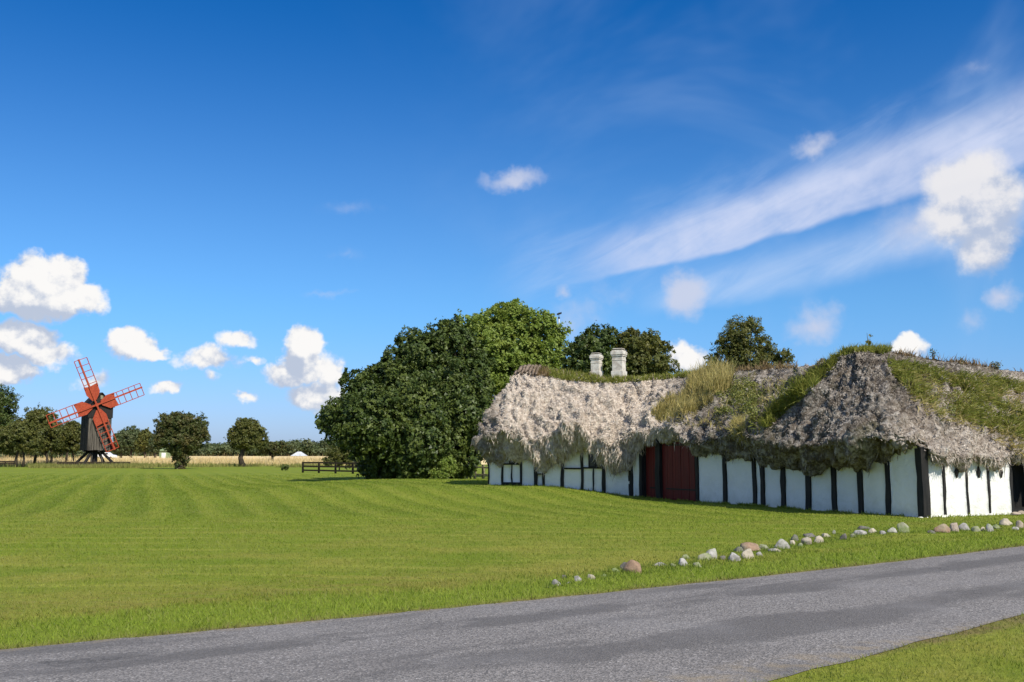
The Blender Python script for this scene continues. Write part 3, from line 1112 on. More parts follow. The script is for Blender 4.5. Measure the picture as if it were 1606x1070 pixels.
# open doorway at the right edge; a dark sheet stands in for its inner shade
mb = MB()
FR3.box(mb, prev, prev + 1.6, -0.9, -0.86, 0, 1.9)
link('doorway_shade', mb.mesh('doorway_shade', M_timber), root)
mb = MB()
FR3.box(mb, prev, prev + 1.6, -0.86, -0.02, -0.02, 0.12)
link('threshold', mb.mesh('threshold', M_timber), root)
mb = MB()
FR3.box(mb, prev + 1.6, prev + 1.75, -0.2, 0.0, 0, 1.6)
link('timber_post', mb.mesh('timber_post', M_timber), root)
panel(FR3, prev + 1.75, 12.0, -0.05, 1.6, o=-0.02)
# wall anchors: small dark diamonds
for px in (1500, 1534.5, 1569.5):
    s_ = FR3.s(px, 741)
    q = FR3.pt(s_, 0.0, 0)
    zc = at(px, 740.5, q.y).z
    mb = MB()
    c_ = [FR3.pt(s_, o_, zc) for o_ in (-0.02, 0.045)]
    r_, h_ = 0.065, 0.155
    vs = [c_[0] + v1 * -r_, c_[0] + Vector((0, 0, -h_)), c_[0] + v1 * r_, c_[0] + Vector((0, 0, h_))]
    vs += [v + FR3.o * 0.05 for v in vs]
    mb.add(vs + [c_[1] + FR3.o * 0.0], [(0, 1, 5, 4), (1, 2, 6, 5), (2, 3, 7, 6), (3, 0, 4, 7), (4, 5, 8), (5, 6, 8), (6, 7, 8), (7, 4, 8)])
    mb.tube([c_[0] + FR3.o * .03 + Vector((0, 0, h_)), c_[0] + FR3.o * .03 + Vector((0, 0, h_ + 0.25))], 0.008, 5)
    link('wall_anchor', mb.mesh('wall_anchor', M_iron), root)
# plinth of limed fieldstones along the sunlit foot
Vp, Fp = [], []
mb = MB()
for k in range(34):
    a_ = random.uniform(0, prev) if k > 8 else random.uniform(-0.25, 0.7)
    q = FR3.pt(a_, random.uniform(0.0, 0.06), gnd(FR3.pt(a_, 0, 0).x, FR3.pt(a_, 0, 0).y) + random.uniform(-0.02, 0.01))
    r = random.uniform(0.05, 0.10)
    vs, fs = [], []
    for i in range(5):
        ph = -math.pi / 2 + math.pi * i / 4
        for j in range(7):
            an = 2 * math.pi * j / 7
            vs.append(q + Vector((math.cos(an) * math.cos(ph) * r * 1.5, math.sin(an) * math.cos(ph) * r, math.sin(ph) * r * 0.6)))
    for i in range(4):
        for j in range(7):
            fs.append((i * 7 + j, i * 7 + (j + 1) % 7, (i + 1) * 7 + (j + 1) % 7, (i + 1) * 7 + j))
    mb.add(vs, fs)
link('limed_footing', mb.mesh('limed_footing', M_plaster, smooth=True), root, kind='stuff')
# end wall, back walls and the dark core that closes the house
mb = MB()
BW = 2 * HALF
FR2.box(mb, s_end - 0.02, s_end - 0.3, -0.25, -BW, -0.1, 2.15)
FR2.box(mb, -1.4, s_end - 0.3, -BW + 0.3, -BW, -0.1, 2.15)
FR1.box(mb, WING_W, s_bend + 1.5, -BW + 0.3, -BW, -0.1, 2.1)
FR3.box(mb, 0.3, 12.0, -WING_W, -WING_W + 0.3, -0.1, 2.1)
FR3.box(mb, 12.0, 12.3, -WING_W, 0, -0.1, 2.1)
link('rear_wall', mb.mesh('rear_wall', M_plaster), root)

# ------------------------------------------------------------ the seaweed thatch
EAVE = [(735, 726), (742, 731), (756, 734), (775, 732), (790, 727), (812, 726), (826, 734), (838, 741), (850, 742), (862, 737), (872, 732), (888, 728), (905, 716), (915, 715),
        (928, 730), (942, 739), (958, 743), (972, 740), (984, 728), (994, 710), (1006, 698), (1025, 691), (1055, 689), (1068, 696), (1078, 712), (1090, 722),
        (1120, 725), (1145, 721), (1170, 717), (1190, 720), (1212, 730), (1238, 739), (1268, 745), (1300, 749), (1332, 747), (1358, 740), (1385, 731), (1410, 722),
        (1430, 715), (1448, 712), (1462, 719), (1480, 726), (1510, 728), (1540, 726), (1560, 731), (1572, 735), (1585, 727), (1606, 722), (1700, 722)]
LIPZ = [(735, 1.25), (790, 1.3), (860, 1.35), (950, 1.3), (990, 0.9), (1010, 0.45), (1060, 0.45), (1080, 0.7), (1150, .75), (1230, .85), (1300, .95), (1380, .85), (1435, .42), (1470, .20), (1606, .20)]
LIPO = [(735, .85), (790, 1.0), (900, 1.12), (980, .95), (1010, .5), (1060, .5), (1090, .85), (1200, .95), (1300, 1.15), (1400, 1.0), (1450, .34), (1606, .26)]
RIDGE1 = [(780, 584), (800, 580), (840, 577), (900, 583), (940, 590), (1000, 592), (1050, 588), (1110, 581), (1160, 578), (1240, 574), (1310, 572)]
RIDGE3 = [(1340, 550), (1350, 548), (1380, 549), (1430, 556), (1500, 567), (1606, 583), (1700, 592)]


def tab(T, px):
    return np.interp(px, [a for a, _ in T], [b for _, b in T])


def zridge(T, x, y):
    px, _ = proj(x, y, 4.5)
    return zat(float(tab(T, px)), y) if True else 0


def build_roof(keys, name, ridge_table, step=0.045, ns=110, seed=0.0, tone=None, noise_amp=1.0):
    """keys: (wall point, ridge point, outward direction); the thatch is swept along them"""
    K = np.array([[w_.x, w_.y, r_.x, r_.y, o_.x, o_.y] for (w_, r_, o_) in keys])
    seg = [0]
    for i in range(1, len(K)):
        seg.append(seg[-1] + np.linalg.norm(K[i, :2] - K[i - 1, :2]))
    seg = np.array(seg)
    for i in range(1, len(seg)):
        if seg[i] <= seg[i - 1] + 1e-6:          # a corner: give the turn some arc
            seg[i:] += 1.15
    tt = np.arange(0, seg[-1], step)
    D = np.stack([np.interp(tt, seg, K[:, c]) for c in range(6)], 1)
    sg = 0.38 / step
    kk = np.arange(-int(3 * sg), int(3 * sg) + 1)
    ker = np.exp(-kk ** 2 / (2 * sg * sg))
    ker /= ker.sum()
    Ds = np.stack([np.convolve(np.pad(D[:, c], len(kk) // 2, mode='reflect', reflect_type='odd'), ker, 'valid') for c in range(6)], 1)[:len(D)]
    D = Ds
    o = D[:, 4:6] / np.linalg.norm(D[:, 4:6], axis=1)[:, None]
    front = -(o[:, 0] * D[:, 0] + o[:, 1] * D[:, 1]) / np.linalg.norm(D[:, :2], axis=1)
    wb = S((front + 0.25) / 0.3)
    pxs = np.array([proj(a, c, 1.2)[0] for a, c in D[:, :2] + o * 0.35])
    b_out = np.interp(pxs, [980, 1100, 1420, 1470], [.12, .08, .05, .06])
    bp = D[:, :2] + o * b_out[:, None]
    zb = np.array([zat(float(tab(EAVE, px)), yy) for px, yy in zip(pxs, bp[:, 1])])
    zb = zb * wb + 1.25 * (1 - wb)
    ll = tab(LIPZ, pxs) * wb + 0.6 * (1 - wb)
    lo = tab(LIPO, pxs) * wb + 0.7 * (1 - wb)
    lip = D[:, :2] + o * lo[:, None]
    zl = zb + ll
    rp = D[:, 2:4]
    zr = np.array([zridge(ridge_table, a, c) for a, c in rp])
    # profile: ridge -> lip (slope), lip -> bottom (curl) -> wall
    n_s, n_c = ns, 26
    f = np.linspace(0, 1, n_s)
    hcurve = np.interp(f, [0, .06, .15, .3, .5, .7, .85, .94, 1], [1, .985, .925, .80, .60, .385, .215, .10, 0.0])
    Px = rp[:, None, :] * (1 - f)[None, :, None] + lip[:, None, :] * f[None, :, None]
    Pz = zl[:, None] + (zr - zl)[:, None] * hcurve[None, :]
    ph = np.linspace(0, 1, n_c + 1)[1:]
    # curl
    cin = np.interp(ph, [0, .12, .5, .8, 1], [0, .02, .42, 1.0, 1.7])
    cz = np.interp(ph, [0, .12, .5, .8, 1], [1, .84, .36, 0.0, .25])
    span = (lo - b_out)
    Cx = lip[:, None, :] - o[:, None, :] * (span[:, None] * cin[None, :])[:, :, None]
    Cz = zb[:, None] + ll[:, None] * cz[None, :]
    XY = np.concatenate([Px, Cx], 1)
    Z = np.concatenate([Pz, Cz], 1)
    P = np.concatenate([XY, Z[:, :, None]], 2)
    nt, nr = P.shape[:2]
    # displacement along the surface normal
    du = np.gradient(P, axis=0)
    dv = np.gradient(P, axis=1)
    N = np.cross(du, dv)
    N /= np.linalg.norm(N, axis=2)[:, :, None] + 1e-9
    if N[nt // 3, n_s // 2, 2] < 0:
        N = -N
    fl = P.reshape(-1, 3) + seed
    ff = np.concatenate([f, np.ones(n_c)])
    amp = np.interp(ff, [0, .08, .3, 1], [.25, .6, 1, 1.1])
    amp = np.tile(amp, nt).reshape(nt, nr)
    slope_d = np.concatenate([np.zeros((nt, 1)), np.cumsum(np.linalg.norm(np.diff(P, axis=1), axis=2), axis=1)], 1)
    arc = np.repeat(tt[:nt, None], nr, axis=1)
    lean_ = 0.55 if ridge_table is RIDGE1 else -0.15
    SC = np.stack([(arc + lean_ * slope_d), slope_d * 0.55, np.full_like(arc, seed)], 2).reshape(-1, 3)
    warp = fbm(fl, 1.1, 2)[:, None] * 0.35
    SC = SC + warp
    bil = np.abs(perlin(SC * 1.5)) * 0.62 + np.abs(perlin(SC * 3.6 + 9)) * 0.34 + np.abs(perlin(SC * 8.5 + 5)) * 0.22
    dsp = fbm(fl, 0.6, 2) * 0.26 + (bil - 0.28) + np.abs(fbm(fl, 11, 2)) * 0.06 - 0.02
    # vertical folds, strongest along the lip, where bundles hang
    stn = np.concatenate([tt.reshape(-1, 1), np.zeros((nt, 2))], 1) + seed
    fold = (fbm(stn, 1.5, 3) * 0.20)[:, None] * np.interp(np.linspace(0, 1, nr), [0, .45, .7, 1], [0, .15, 1, 1])[None, :]
    dsp = dsp.reshape(nt, nr) * amp * noise_amp + fold * noise_amp
    P2_ = P + N * dsp[:, :, None]
    hang = fbm(stn * 1.0 + 3, 2.8, 3) * 0.10
    P2_[:, n_s + 12:, 2] += hang[:, None]
    # keep the curl's bottom row near the eave line
    V = P2_.reshape(-1, 3)
    idx = np.arange(nt * nr).reshape(nt, nr)
    Q = np.stack([idx[:-1, :-1], idx[1:, :-1], idx[1:, 1:], idx[:-1, 1:]], -1).reshape(-1, 4)
    tn = tone(V, P.reshape(-1, 3))
    sfrac = np.tile(np.concatenate([f, 1 + ph]), nt)
    return dict(V=V, Q=Q, tone=tn, N=N.reshape(-1, 3), nt=nt, nr=nr, s=sfrac, out=np.repeat(o, nr, axis=0), dv=(dv / (np.linalg.norm(dv, axis=2)[:, :, None] + 1e-9)).reshape(-1, 3),
                px=np.repeat(pxs, nr), flip=(N[nt // 3, n_s // 2] @ np.cross(du, dv)[nt // 3, n_s // 2]) < 0)


def R2(P, o):
    return P


R_bend_a = PB + v1 * HALF
mid_out = (-v1 - v2).normalized()
R_b = PB + (-mid_out) * (HALF / max(0.5, (-mid_out).dot(v1)))
R_e = PE + v2 * HALF - d2 * 0.35
back_b = R_b + (R_b - PB)
s0_ = 5.2
keys1 = [(C0 + d1 * s0_, C0 + d1 * s0_ + v1 * HALF, -v1),
         (PB - d1 * 1.0, PB - d1 * 1.0 + v1 * HALF, -v1),
         (PB, R_b, mid_out),
         (PB + d2 * 0.8, R_b + d2 * 0.8, -v2),
         (PE - d2 * 0.75, R_e, -v2),
         (PE, R_e, (-v2 * 1.3 + d2).normalized()),
         (PE + v2 * 0.9, R_e, d2),
         (PE + v2 * (BW - 0.9), R_e, d2),
         (PE + v2 * BW, R_e, (v2 + d2).normalized()),
         (PE + v2 * BW - d2 * 0.75, R_e, v2),
         (back_b + d2 * 0.8, R_b + d2 * 0.8, v2),
         (back_b, R_b, -mid_out),
         (back_b - d1 * 1.0, R_b - d1 * 1.0, v1),
         (C0 + d1 * s0_ + v1 * BW, C0 + d1 * s0_ + v1 * HALF, v1)]
W0 = C0 + d1 * (WING_W * 0.5) + v1 * 1.15
W1 = W0 + v1 * 11.0
LW = 12.0
keys3 = [(C0 + v1 * LW, W1, -d1),
         (C0 + v1 * 2.6, W0 + v1 * 1.5, -d1),
         (C0 + v1 * 1.1, W0 + v1 * 0.25, -d1),
         (C0, W0, (-d1 - v1).normalized()),
         (C0 + d1 * 1.1, W0, -v1),
         (C0 + d1 * (WING_W - 1.1), W0, -v1),
         (C0 + d1 * WING_W, W0, (d1 - v1).normalized()),
         (C0 + d1 * WING_W + v1 * 1.1, W0 + v1 * 0.25, d1),
         (C0 + d1 * WING_W + v1 * 2.6, W0 + v1 * 1.5, d1),
         (C0 + d1 * WING_W + v1 * LW, W1, d1)]


def tone1(V, P):
    """0 pale fresh seaweed of the far range, 1 grey weathered"""
    px = np.array([proj(a, b_, c_)[0] for a, b_, c_ in V[::1]]) if False else CX + F * V[:, 0] / (V[:, 1] * math.cos(TH))
    k = S((px - 1020) / 90)
    endk = S((800 - px) / 25) * 0.75
    return np.clip(np.maximum(k, endk) + fbm(V, 1.1, 3) * 0.25, 0, 1)


def tone3(V, P):
    rel = V - np.array(C0)[None]
    a_ = rel @ np.array(v1)          # along the front
    b_ = rel @ np.array(d1)
    frontness = S((0.9 - b_ * 0.55 + a_ * 0.18) / 1.0)      # tan on the sunlit front, grey on the hip
    return np.clip(1.05 - 0.62 * frontness + fbm(V, 0.9, 3) * 0.3, 0, 1)


def weed_mat(name, strands=False):
    m, t, b = new_mat(name, 0.95, 0.05)
    p = pos(t)
    tn = t.node('ShaderNodeAttribute', attribute_name='tone').outputs['Fac']
    n1 = t.noise(p, 1.9, 6, 0.72)
    n2 = t.noise(p, 6.5, 5, 0.75)
    n3 = t.noise(t.vmath('MULTIPLY', p, (1, 1, .6)), 17, 4, 0.75)
    pale = t.mix(t.ss(n2, 0.36, 0.62), (0.78, 0.69, 0.575), (0.45, 0.37, 0.295))
    grey = t.mix(t.ss(n2, 0.38, 0.60), (0.47, 0.425, 0.37), (0.13, 0.11, 0.09))
    grey = t.mix(t.ss(n3, 0.55, 0.72, 0, 0.75), grey, (0.70, 0.66, 0.60))
    grey = t.mix(t.ss(n1, 0.46, 0.60, 0, 0.85), grey, (0.095, 0.078, 0.060))
    grey = t.mix(t.ss(t.noise(p, 0.7, 4, 0.6), 0.50, 0.66, 0, 0.5), grey, (0.16, 0.12, 0.08))
    c = t.mix(tn, pale, grey)
    c = t.mix(t.ss(n3, 0.56, 0.74, 0, 0.7), c, (0.17, 0.13, 0.10))
    moss = t.math('MULTIPLY', t.ss(t.noise(p, 0.8, 5, 0.6), 0.56, 0.68), t.math('MULTIPLY', tn, 0.3))
    c = t.mix(moss, c, (0.12, 0.13, 0.045))
    if strands:
        rn = t.node('ShaderNodeAttribute', attribute_name='rnd').outputs['Fac']
        c = t.mix(t.ss(rn, 0.0, 1.0, 0.0, 0.32), c, t.mix(tn, (0.80, 0.69, 0.58), (0.54, 0.48, 0.42)))
        c = t.mix(t.ss(rn, 0.2, 0.0, 0, 0.85), c, (0.12, 0.09, 0.065))
    t.put(b.inputs['Base Color'], c)
    if not strands:
        bump(t, b, t.math('ADD', t.noise(p, 14, 6, 0.8), t.math('MULTIPLY', t.noise(p, 4, 5, .7), 1.2)), 1.0, 0.10)
    return m


M_weed = weed_mat('dried_seaweed')
M_strand = weed_mat('seaweed_strands', True)

roofs = []
for nm, keys, tb, tn_, sd_ in (('long_range_roof', keys1, RIDGE1, tone1, 0.0), ('near_wing_roof', keys3, RIDGE3, tone3, 31.0)):
    R = build_roof(keys, nm, tb, seed=sd_, tone=tn_)
    Qf = R['Q'] if not R['flip'] else R['Q'][:, ::-1]
    o_ = link(nm, fast_mesh(nm, R['V'], Qf, M_weed, {'tone': ('F', R['tone'])}, smooth=True), root)
    R['obj'] = o_
    R['bvh'] = BVHTree.FromPolygons([tuple(v) for v in R['V'][:, :]], [tuple(q) for q in R['Q']])
    roofs.append(R)
    # loose strands: combed down the slope, longest and densest round the lip
    V, N, dvv, sfr, tn = R['V'], R['N'], R['dv'], R['s'], R['tone']
    facing = (N * (np.array([0, 0, 1.6]) - V)).sum(1) > -1.5
    wgt = np.where(facing, 1.0, 0.12) * np.interp(sfr, [0, .05, .8, 1.0, 1.6, 1.85, 2], [.15, .4, .7, 2.0, 2.0, 0.8, 0.0])
    # clotted flakes of weed all over the slope
    n_cl = 62000 if nm == 'long_range_roof' else 62000
    wc_ = np.where(facing, 1.0, 0.06) * np.interp(sfr, [0, .05, .9, 1.0, 1.2, 2], [.2, .9, 1.0, .9, .15, 0.05])
    pk = rng.choice(len(V), n_cl, p=wc_ / wc_.sum())
    cb = V[pk] + rng.normal(size=(n_cl, 3)) * 0.02 + N[pk] * rng.uniform(-.01, .018, n_cl)[:, None]
    cn = N[pk] * 1.3 + rng.normal(size=(n_cl, 3)) * 0.45
    cn /= np.linalg.norm(cn, axis=1)[:, None]
    ca = np.cross(cn, rng.normal(size=(n_cl, 3)))
    ca /= np.linalg.norm(ca, axis=1)[:, None]
    cb2 = np.cross(cn, ca)
    comb = dvv[pk] + np.cross(N[pk], dvv[pk]) * (-0.55 if nm == 'long_range_roof' else 0.25) + rng.normal(size=(n_cl, 3)) * 0.55
    comb -= cn * (comb * cn).sum(1)[:, None]
    ca = comb / (np.linalg.norm(comb, axis=1)[:, None] + 1e-9)
    cb2 = np.cross(cn, ca)
    cs = rng.uniform(.010, .038, n_cl)[:, None]
    jit = lambda: rng.uniform(.5, 1.3, (n_cl, 1))
    Vc = np.stack([cb - ca * cs * jit(), cb - cb2 * cs * .38 * jit() + cn * cs * .2, cb + ca * cs * jit(), cb + cb2 * cs * .38 * jit() - cn * cs * .15], 1).reshape(-1, 3)
    rc = rng.random(n_cl)
    link('seaweed_clots', fast_mesh('seaweed_clots', Vc, np.arange(4 * n_cl).reshape(-1, 4), M_strand, {'tone': ('F', np.repeat(tn[pk], 4)), 'rnd': ('F', np.repeat(rc, 4))}), root, kind='stuff')
    pxv = R['px']
    shag = np.interp(pxv, [790, 830, 990, 1030, 1430, 1470], [.35, 1, 1, .2, .2, .5])
    n_str = 22000 if nm == 'long_range_roof' else 7000
    wgt = wgt * shag
    pick = rng.choice(len(V), n_str, p=wgt / wgt.sum())
    base = V[pick] + rng.normal(size=(n_str, 3)) * 0.02
    s_ = sfr[pick]
    down = np.array([0, 0, -1.0])[None]
    lipw = S((s_ - 0.85) / 0.4)[:, None]
    dirn = dvv[pick] * (1 - lipw) + down * lipw + N[pick] * (0.35 * (1 - lipw) + 0.12)
    ln = rng.uniform(0.05, 0.13, n_str) * (1 + 0.9 * lipw[:, 0] * shag[pick])
    long_ = rng.random(n_str) < 0.05
    ln = np.where(long_ & (s_ > 0.9), ln * 1.8, ln)
    wd = rng.uniform(0.010, 0.026, n_str)
    Vb, Fb, rb = blades(base, dirn, ln, wd, np.full(n_str, 0.55) * (1 - 0.4 * lipw[:, 0]), down=0.15)
    link('seaweed_strands', fast_mesh('seaweed_strands', Vb, Fb, M_strand, {'tone': ('F', np.repeat(tn[pick], 5)), 'rnd': ('F', rb)}), root, kind='stuff')


def roof_hit(px, py):
    d = ray(px, py).normalized()
    best = None
    for R in roofs:
        h = R['bvh'].ray_cast(Vector((0, 0, CAMZ)), d)
        if h[0] is not None and (best is None or h[3] < best[3]):
            best = h
    return best


def in_poly(x, y, poly):
    c = False
    n = len(poly)
    j = n - 1
    for i in range(n):
        xi, yi = poly[i]
        xj, yj = poly[j]
        if (yi > y) != (yj > y) and x < (xj - xi) * (y - yi) / (yj - yi) + xi:
            c = not c
        j = i
    return c


def roof_scatter(poly, n):
    xs_ = [p_[0] for p_ in poly]
    ys_ = [p_[1] for p_ in poly]
    pts_, nr_ = [], []
    tries = 0
    while len(pts_) < n and tries < n * 6:
        tries += 1
        x, y = random.uniform(min(xs_), max(xs_)), random.uniform(min(ys_), max(ys_))
        if not in_poly(x, y, poly):
            continue
        h = roof_hit(x, y)
        if h is None:
            continue
        nn = h[1] if h[1].dot(ray(x, y)) < 0 else -h[1]
        pts_.append(tuple(h[0]))
        nr_.append(tuple(nn))
    return np.array(pts_), np.array(nr_)


def roof_grass(poly, n, lmin, lmax, mat, label, cat='roof grass', name='roof_grass', up=0.8, lean=0.35, wd=(0.012, 0.03), patch=None, comb=None):
    pts_, nr_ = roof_scatter(poly, n)
    if patch:
        q = fbm(pts_, patch, 3)
        keep_ = q > -0.10
        pts_, nr_ = pts_[keep_], nr_[keep_]
    n = len(pts_)
    d = np.array([0, 0, 1.0])[None] * up + nr_ * (1 - up) + np.array([0.1, 0, 0])
    if comb is not None:
        d = d + np.array(comb)[None]
    V, Fc, r = blades(pts_, d, rng.uniform(lmin, lmax, n), rng.uniform(wd[0], wd[1], n), np.full(n, lean))
    m_ = fast_mesh(name, V, Fc, mat, {'rnd': ('F', r)})
    o = link(name, m_, None, kind='stuff', label=label, category=cat)
    return o


def ridge_line(table, x0, x1, dy, n, spread=0.35):
    pass


# grass growing on the thatch, where the photograph shows it
roof_grass([(835, 576), (900, 580), (1000, 590), (1100, 580), (1104, 590), (1060, 594), (1000, 599), (960, 602), (920, 600), (875, 596), (858, 589), (838, 584)], 7000, .07, .20, M_roofgrass,
           'green turf capping the ridge of the far roof beneath the white chimneys', up=.7)
roof_grass([(832, 574), (860, 577), (862, 592), (842, 590)], 700, .10, .28, M_roofbrown, 'rusty dry grass tuft at the left end of the green ridge', up=.85)
roof_grass([(1082, 597), (1100, 585), (1128, 580), (1150, 585), (1146, 612), (1118, 622), (1085, 622), (1072, 625)], 2600, .28, .60, M_roofstraw,
           'tall straw-yellow grass tuft on the roof above the red gate', name='roof_grass_tuft', up=.9, lean=.18)
roof_grass([(1020, 650), (1040, 630), (1070, 622), (1100, 622), (1120, 630), (1095, 645), (1060, 655), (1035, 665)], 1800, .18, .42, M_roofstraw,
           'lower straw-yellow grass sloping down left of the tall tuft', name='roof_grass_tuft', up=.85, lean=.25)
roof_grass([(1148, 660), (1160, 655), (1168, 665), (1166, 692), (1156, 697), (1146, 680)], 500, .15, .3, M_roofstraw, 'small yellow-green grass patch hanging low over the eave right of the gate', name='roof_grass_tuft', up=.6, lean=.3)
roof_grass([(1190, 668), (1215, 640), (1245, 610), (1275, 585), (1305, 566), (1312, 572), (1285, 598), (1262, 622), (1235, 645), (1205, 672)], 3200, .14, .34, M_roofgrass,
           'green grass filling the valley left of the roof peak', up=.7)
roof_grass([(1300, 560), (1330, 546), (1352, 541), (1385, 544), (1400, 549), (1385, 556), (1352, 552), (1325, 558), (1305, 568)], 1800, .10, .24, M_roofgrass,
           'thin green grass along the crest of the roof peak', up=.85)
roof_grass([(1388, 562), (1420, 566), (1470, 576), (1520, 588), (1560, 590), (1606, 600), (1606, 690), (1580, 680), (1545, 670), (1505, 655), (1470, 650), (1440, 630), (1415, 605), (1395, 585)], 7500, .14, .34, M_roofgrass,
           'broad sweep of green grass over the sunlit front slope', up=.35, lean=.3, patch=.75, comb=(.55, .0, -.55))
roof_grass([(1100, 574), (1150, 570), (1200, 572), (1250, 568), (1250, 578), (1180, 582), (1110, 584)], 600, .08, .28, M_roofbrown,
           'dry brown grass along the ridge right of the tall tuft', up=.85)
roof_grass([(1400, 549), (1500, 566), (1604, 580), (1604, 584), (1500, 571), (1400, 556)], 600, .08, .25, M_roofbrown, 'sparse dry grass along the right-hand ridge', up=.85)


roof_grass([(1105, 600), (1150, 590), (1185, 585), (1215, 590), (1235, 605), (1215, 640), (1190, 665), (1165, 660), (1130, 650), (1105, 635)], 700, .10, .28, M_roofstraw,
           'loose yellowish grass on the slope between the straw tuft and the valley', up=.5, lean=.45, patch=1.1)
roof_grass([(1030, 648), (1075, 640), (1120, 650), (1165, 668), (1160, 690), (1110, 672), (1050, 668)], 450, .12, .3, M_roofstraw,
           'thin straw-coloured grass hanging above the gate lintel', name='roof_grass_tuft', up=.3, lean=.45, patch=1.1)
roof_grass([(1215, 610), (1250, 590), (1285, 575), (1300, 585), (1262, 622), (1225, 655), (1200, 680), (1175, 690), (1180, 665)], 600, .14, .38, M_roofgrass,
           'long green grass spilling from the valley down towards the eave', up=.4, lean=.4, patch=.9)
roof_grass([(1405, 575), (1470, 590), (1540, 598), (1606, 612), (1606, 720), (1570, 700), (1520, 672), (1460, 655), (1425, 625)], 2400, .12, .34, M_roofstraw,
           'dry straw-coloured grass mixed through the front slope', name='roof_grass', up=.3, lean=.35, patch=1.2, comb=(.5, .0, -.5))

# leafy herbs between the tuft and the valley
def leaf_cluster(cent, rad, n, size, up_bias=0.3, sub=0):
    """cent (M,3), rad (M,): n leaves in all; returns V,F,rnd,clump"""
    if sub:
        k_ = sub
        M0 = len(cent)
        dd = rng.normal(size=(M0 * k_, 3))
        dd /= np.linalg.norm(dd, axis=1)[:, None]
        rr0 = np.repeat(rad, k_)
        cent = np.repeat(cent, k_, axis=0) + dd * (rr0 * rng.uniform(.35, 1.15, M0 * k_))[:, None] * np.array([1.1, 1.1, .8])
        rad = rr0 * rng.uniform(.25, .55, M0 * k_)
    M = len(cent)
    w_ = rad ** 2
    ci = rng.choice(M, n, p=w_ / w_.sum())
    dirs = rng.normal(size=(n, 3))
    dirs /= np.linalg.norm(dirs, axis=1)[:, None]
    rr = rng.random(n) ** 0.5 * (1 + 0.35 * (rng.random(n) < .15))
    base = cent[ci] + dirs * (rad[ci] * rr)[:, None] * np.array([1, 1, .8])
    nn = dirs * 0.9 + rng.normal(size=(n, 3)) * 0.7 + np.array([0, 0, up_bias])
    nn /= np.linalg.norm(nn, axis=1)[:, None]
    a = np.cross(nn, rng.normal(size=(n, 3)))
    a /= np.linalg.norm(a, axis=1)[:, None]
    bb = np.cross(nn, a)
    sz = size * rng.uniform(0.6, 1.35, n)
    a = a * (sz * 0.5)[:, None]
    bb = bb * (sz * 0.36)[:, None]
    V = np.stack([base - a, base - bb + nn * (sz * .10)[:, None], base + a, base + bb + nn * (sz * .10)[:, None]], 1).reshape(-1, 3)
    Fc = np.arange(4 * n).reshape(-1, 4)
    cl = rng.random(M)
    return V, Fc, np.repeat(rng.random(n), 4), np.repeat(cl[ci], 4)


herb, _ = roof_scatter([(1120, 625), (1150, 600), (1180, 600), (1205, 625), (1195, 650), (1180, 665), (1150, 655), (1122, 645)], 70)
V, Fc, r, cl = leaf_cluster(herb + np.array([0, -.05, .05]), rng.uniform(.12, .28, len(herb)), 6500, .055)
link('roof_herbs', fast_mesh('roof_herbs', V, Fc, M_leaf_roof, {'rnd': ('F', r), 'clump': ('F', cl)}), None, kind='stuff', label='leafy green herbs growing on the thatch between grass tuft and valley', category='roof herbs')
herb, _ = roof_scatter([(1385, 565), (1606, 600), (1606, 690), (1545, 665), (1440, 630)], 60)
V, Fc, r, cl = leaf_cluster(herb, rng.uniform(.10, .3, len(herb)), 3500, .05)
link('roof_herbs', fast_mesh('roof_herbs', V, Fc, M_leaf_roof, {'rnd': ('F', r), 'clump': ('F', cl)}), None, kind='stuff', label='low leafy herbs scattered in the grass of the sunlit front slope', category='roof herbs')


# small plants standing on the ridge of the near wing
def ridge_plant(px, ptop, pbase, label, leafy=0.05, nl=60, lw=0.04):
    h = roof_hit(px, pbase + 3)
    if h is None:
        return
    q = h[0]
    ztop = at(px, ptop, q.y).z
    t_ = thing('ridge_plant', label, 'plant', q, 'small plants on the ridge of the near wing')
    mb = MB()
    n_ = 3
    for k in range(n_):
        e = Vector((q.x + random.uniform(-.08, .08), q.y, q.z + (ztop - q.z) * (1 if k == 0 else random.uniform(.5, .8))))
        mb.tube([q - Vector((0, 0, .05)), (q + e) / 2 + Vector((random.uniform(-.03, .03), 0, 0)), e], [.012, .010, .004], 5)
    link('stem', mb.mesh('stem', M_bark), t_)
    cen = np.array([[q.x + random.uniform(-leafy, leafy), q.y, q.z + (ztop - q.z) * random.uniform(.35, .95)] for _ in range(8)])
    V, Fc, r, cl = leaf_cluster(cen, np.full(8, leafy), nl, lw)
    link('foliage', fast_mesh('foliage', V, Fc, M_leaf_olive, {'rnd': ('F', r), 'clump': ('F', cl)}), t_)


ridge_plant(1363, 522, 546, 'single upright dark weed standing on top of the roof peak', .06, 130, .06)
ridge_plant(1465, 548, 561, 'small pale weed on the ridge nearest the peak', .09, 60, .05)
ridge_plant(1508, 562, 569, 'tiny weed in the middle of the right-hand ridge', .07, 50, .04)
ridge_plant(1562, 569, 577, 'bushy little weed far right on the ridge', .12, 130, .05)

# twisted seaweed bundles laid over the ridge
M_roll = speckle_mat('twisted_seaweed_bundle', (0.10, 0.075, 0.055), (0.27, 0.21, 0.16), 12, 0.95, 0.02)


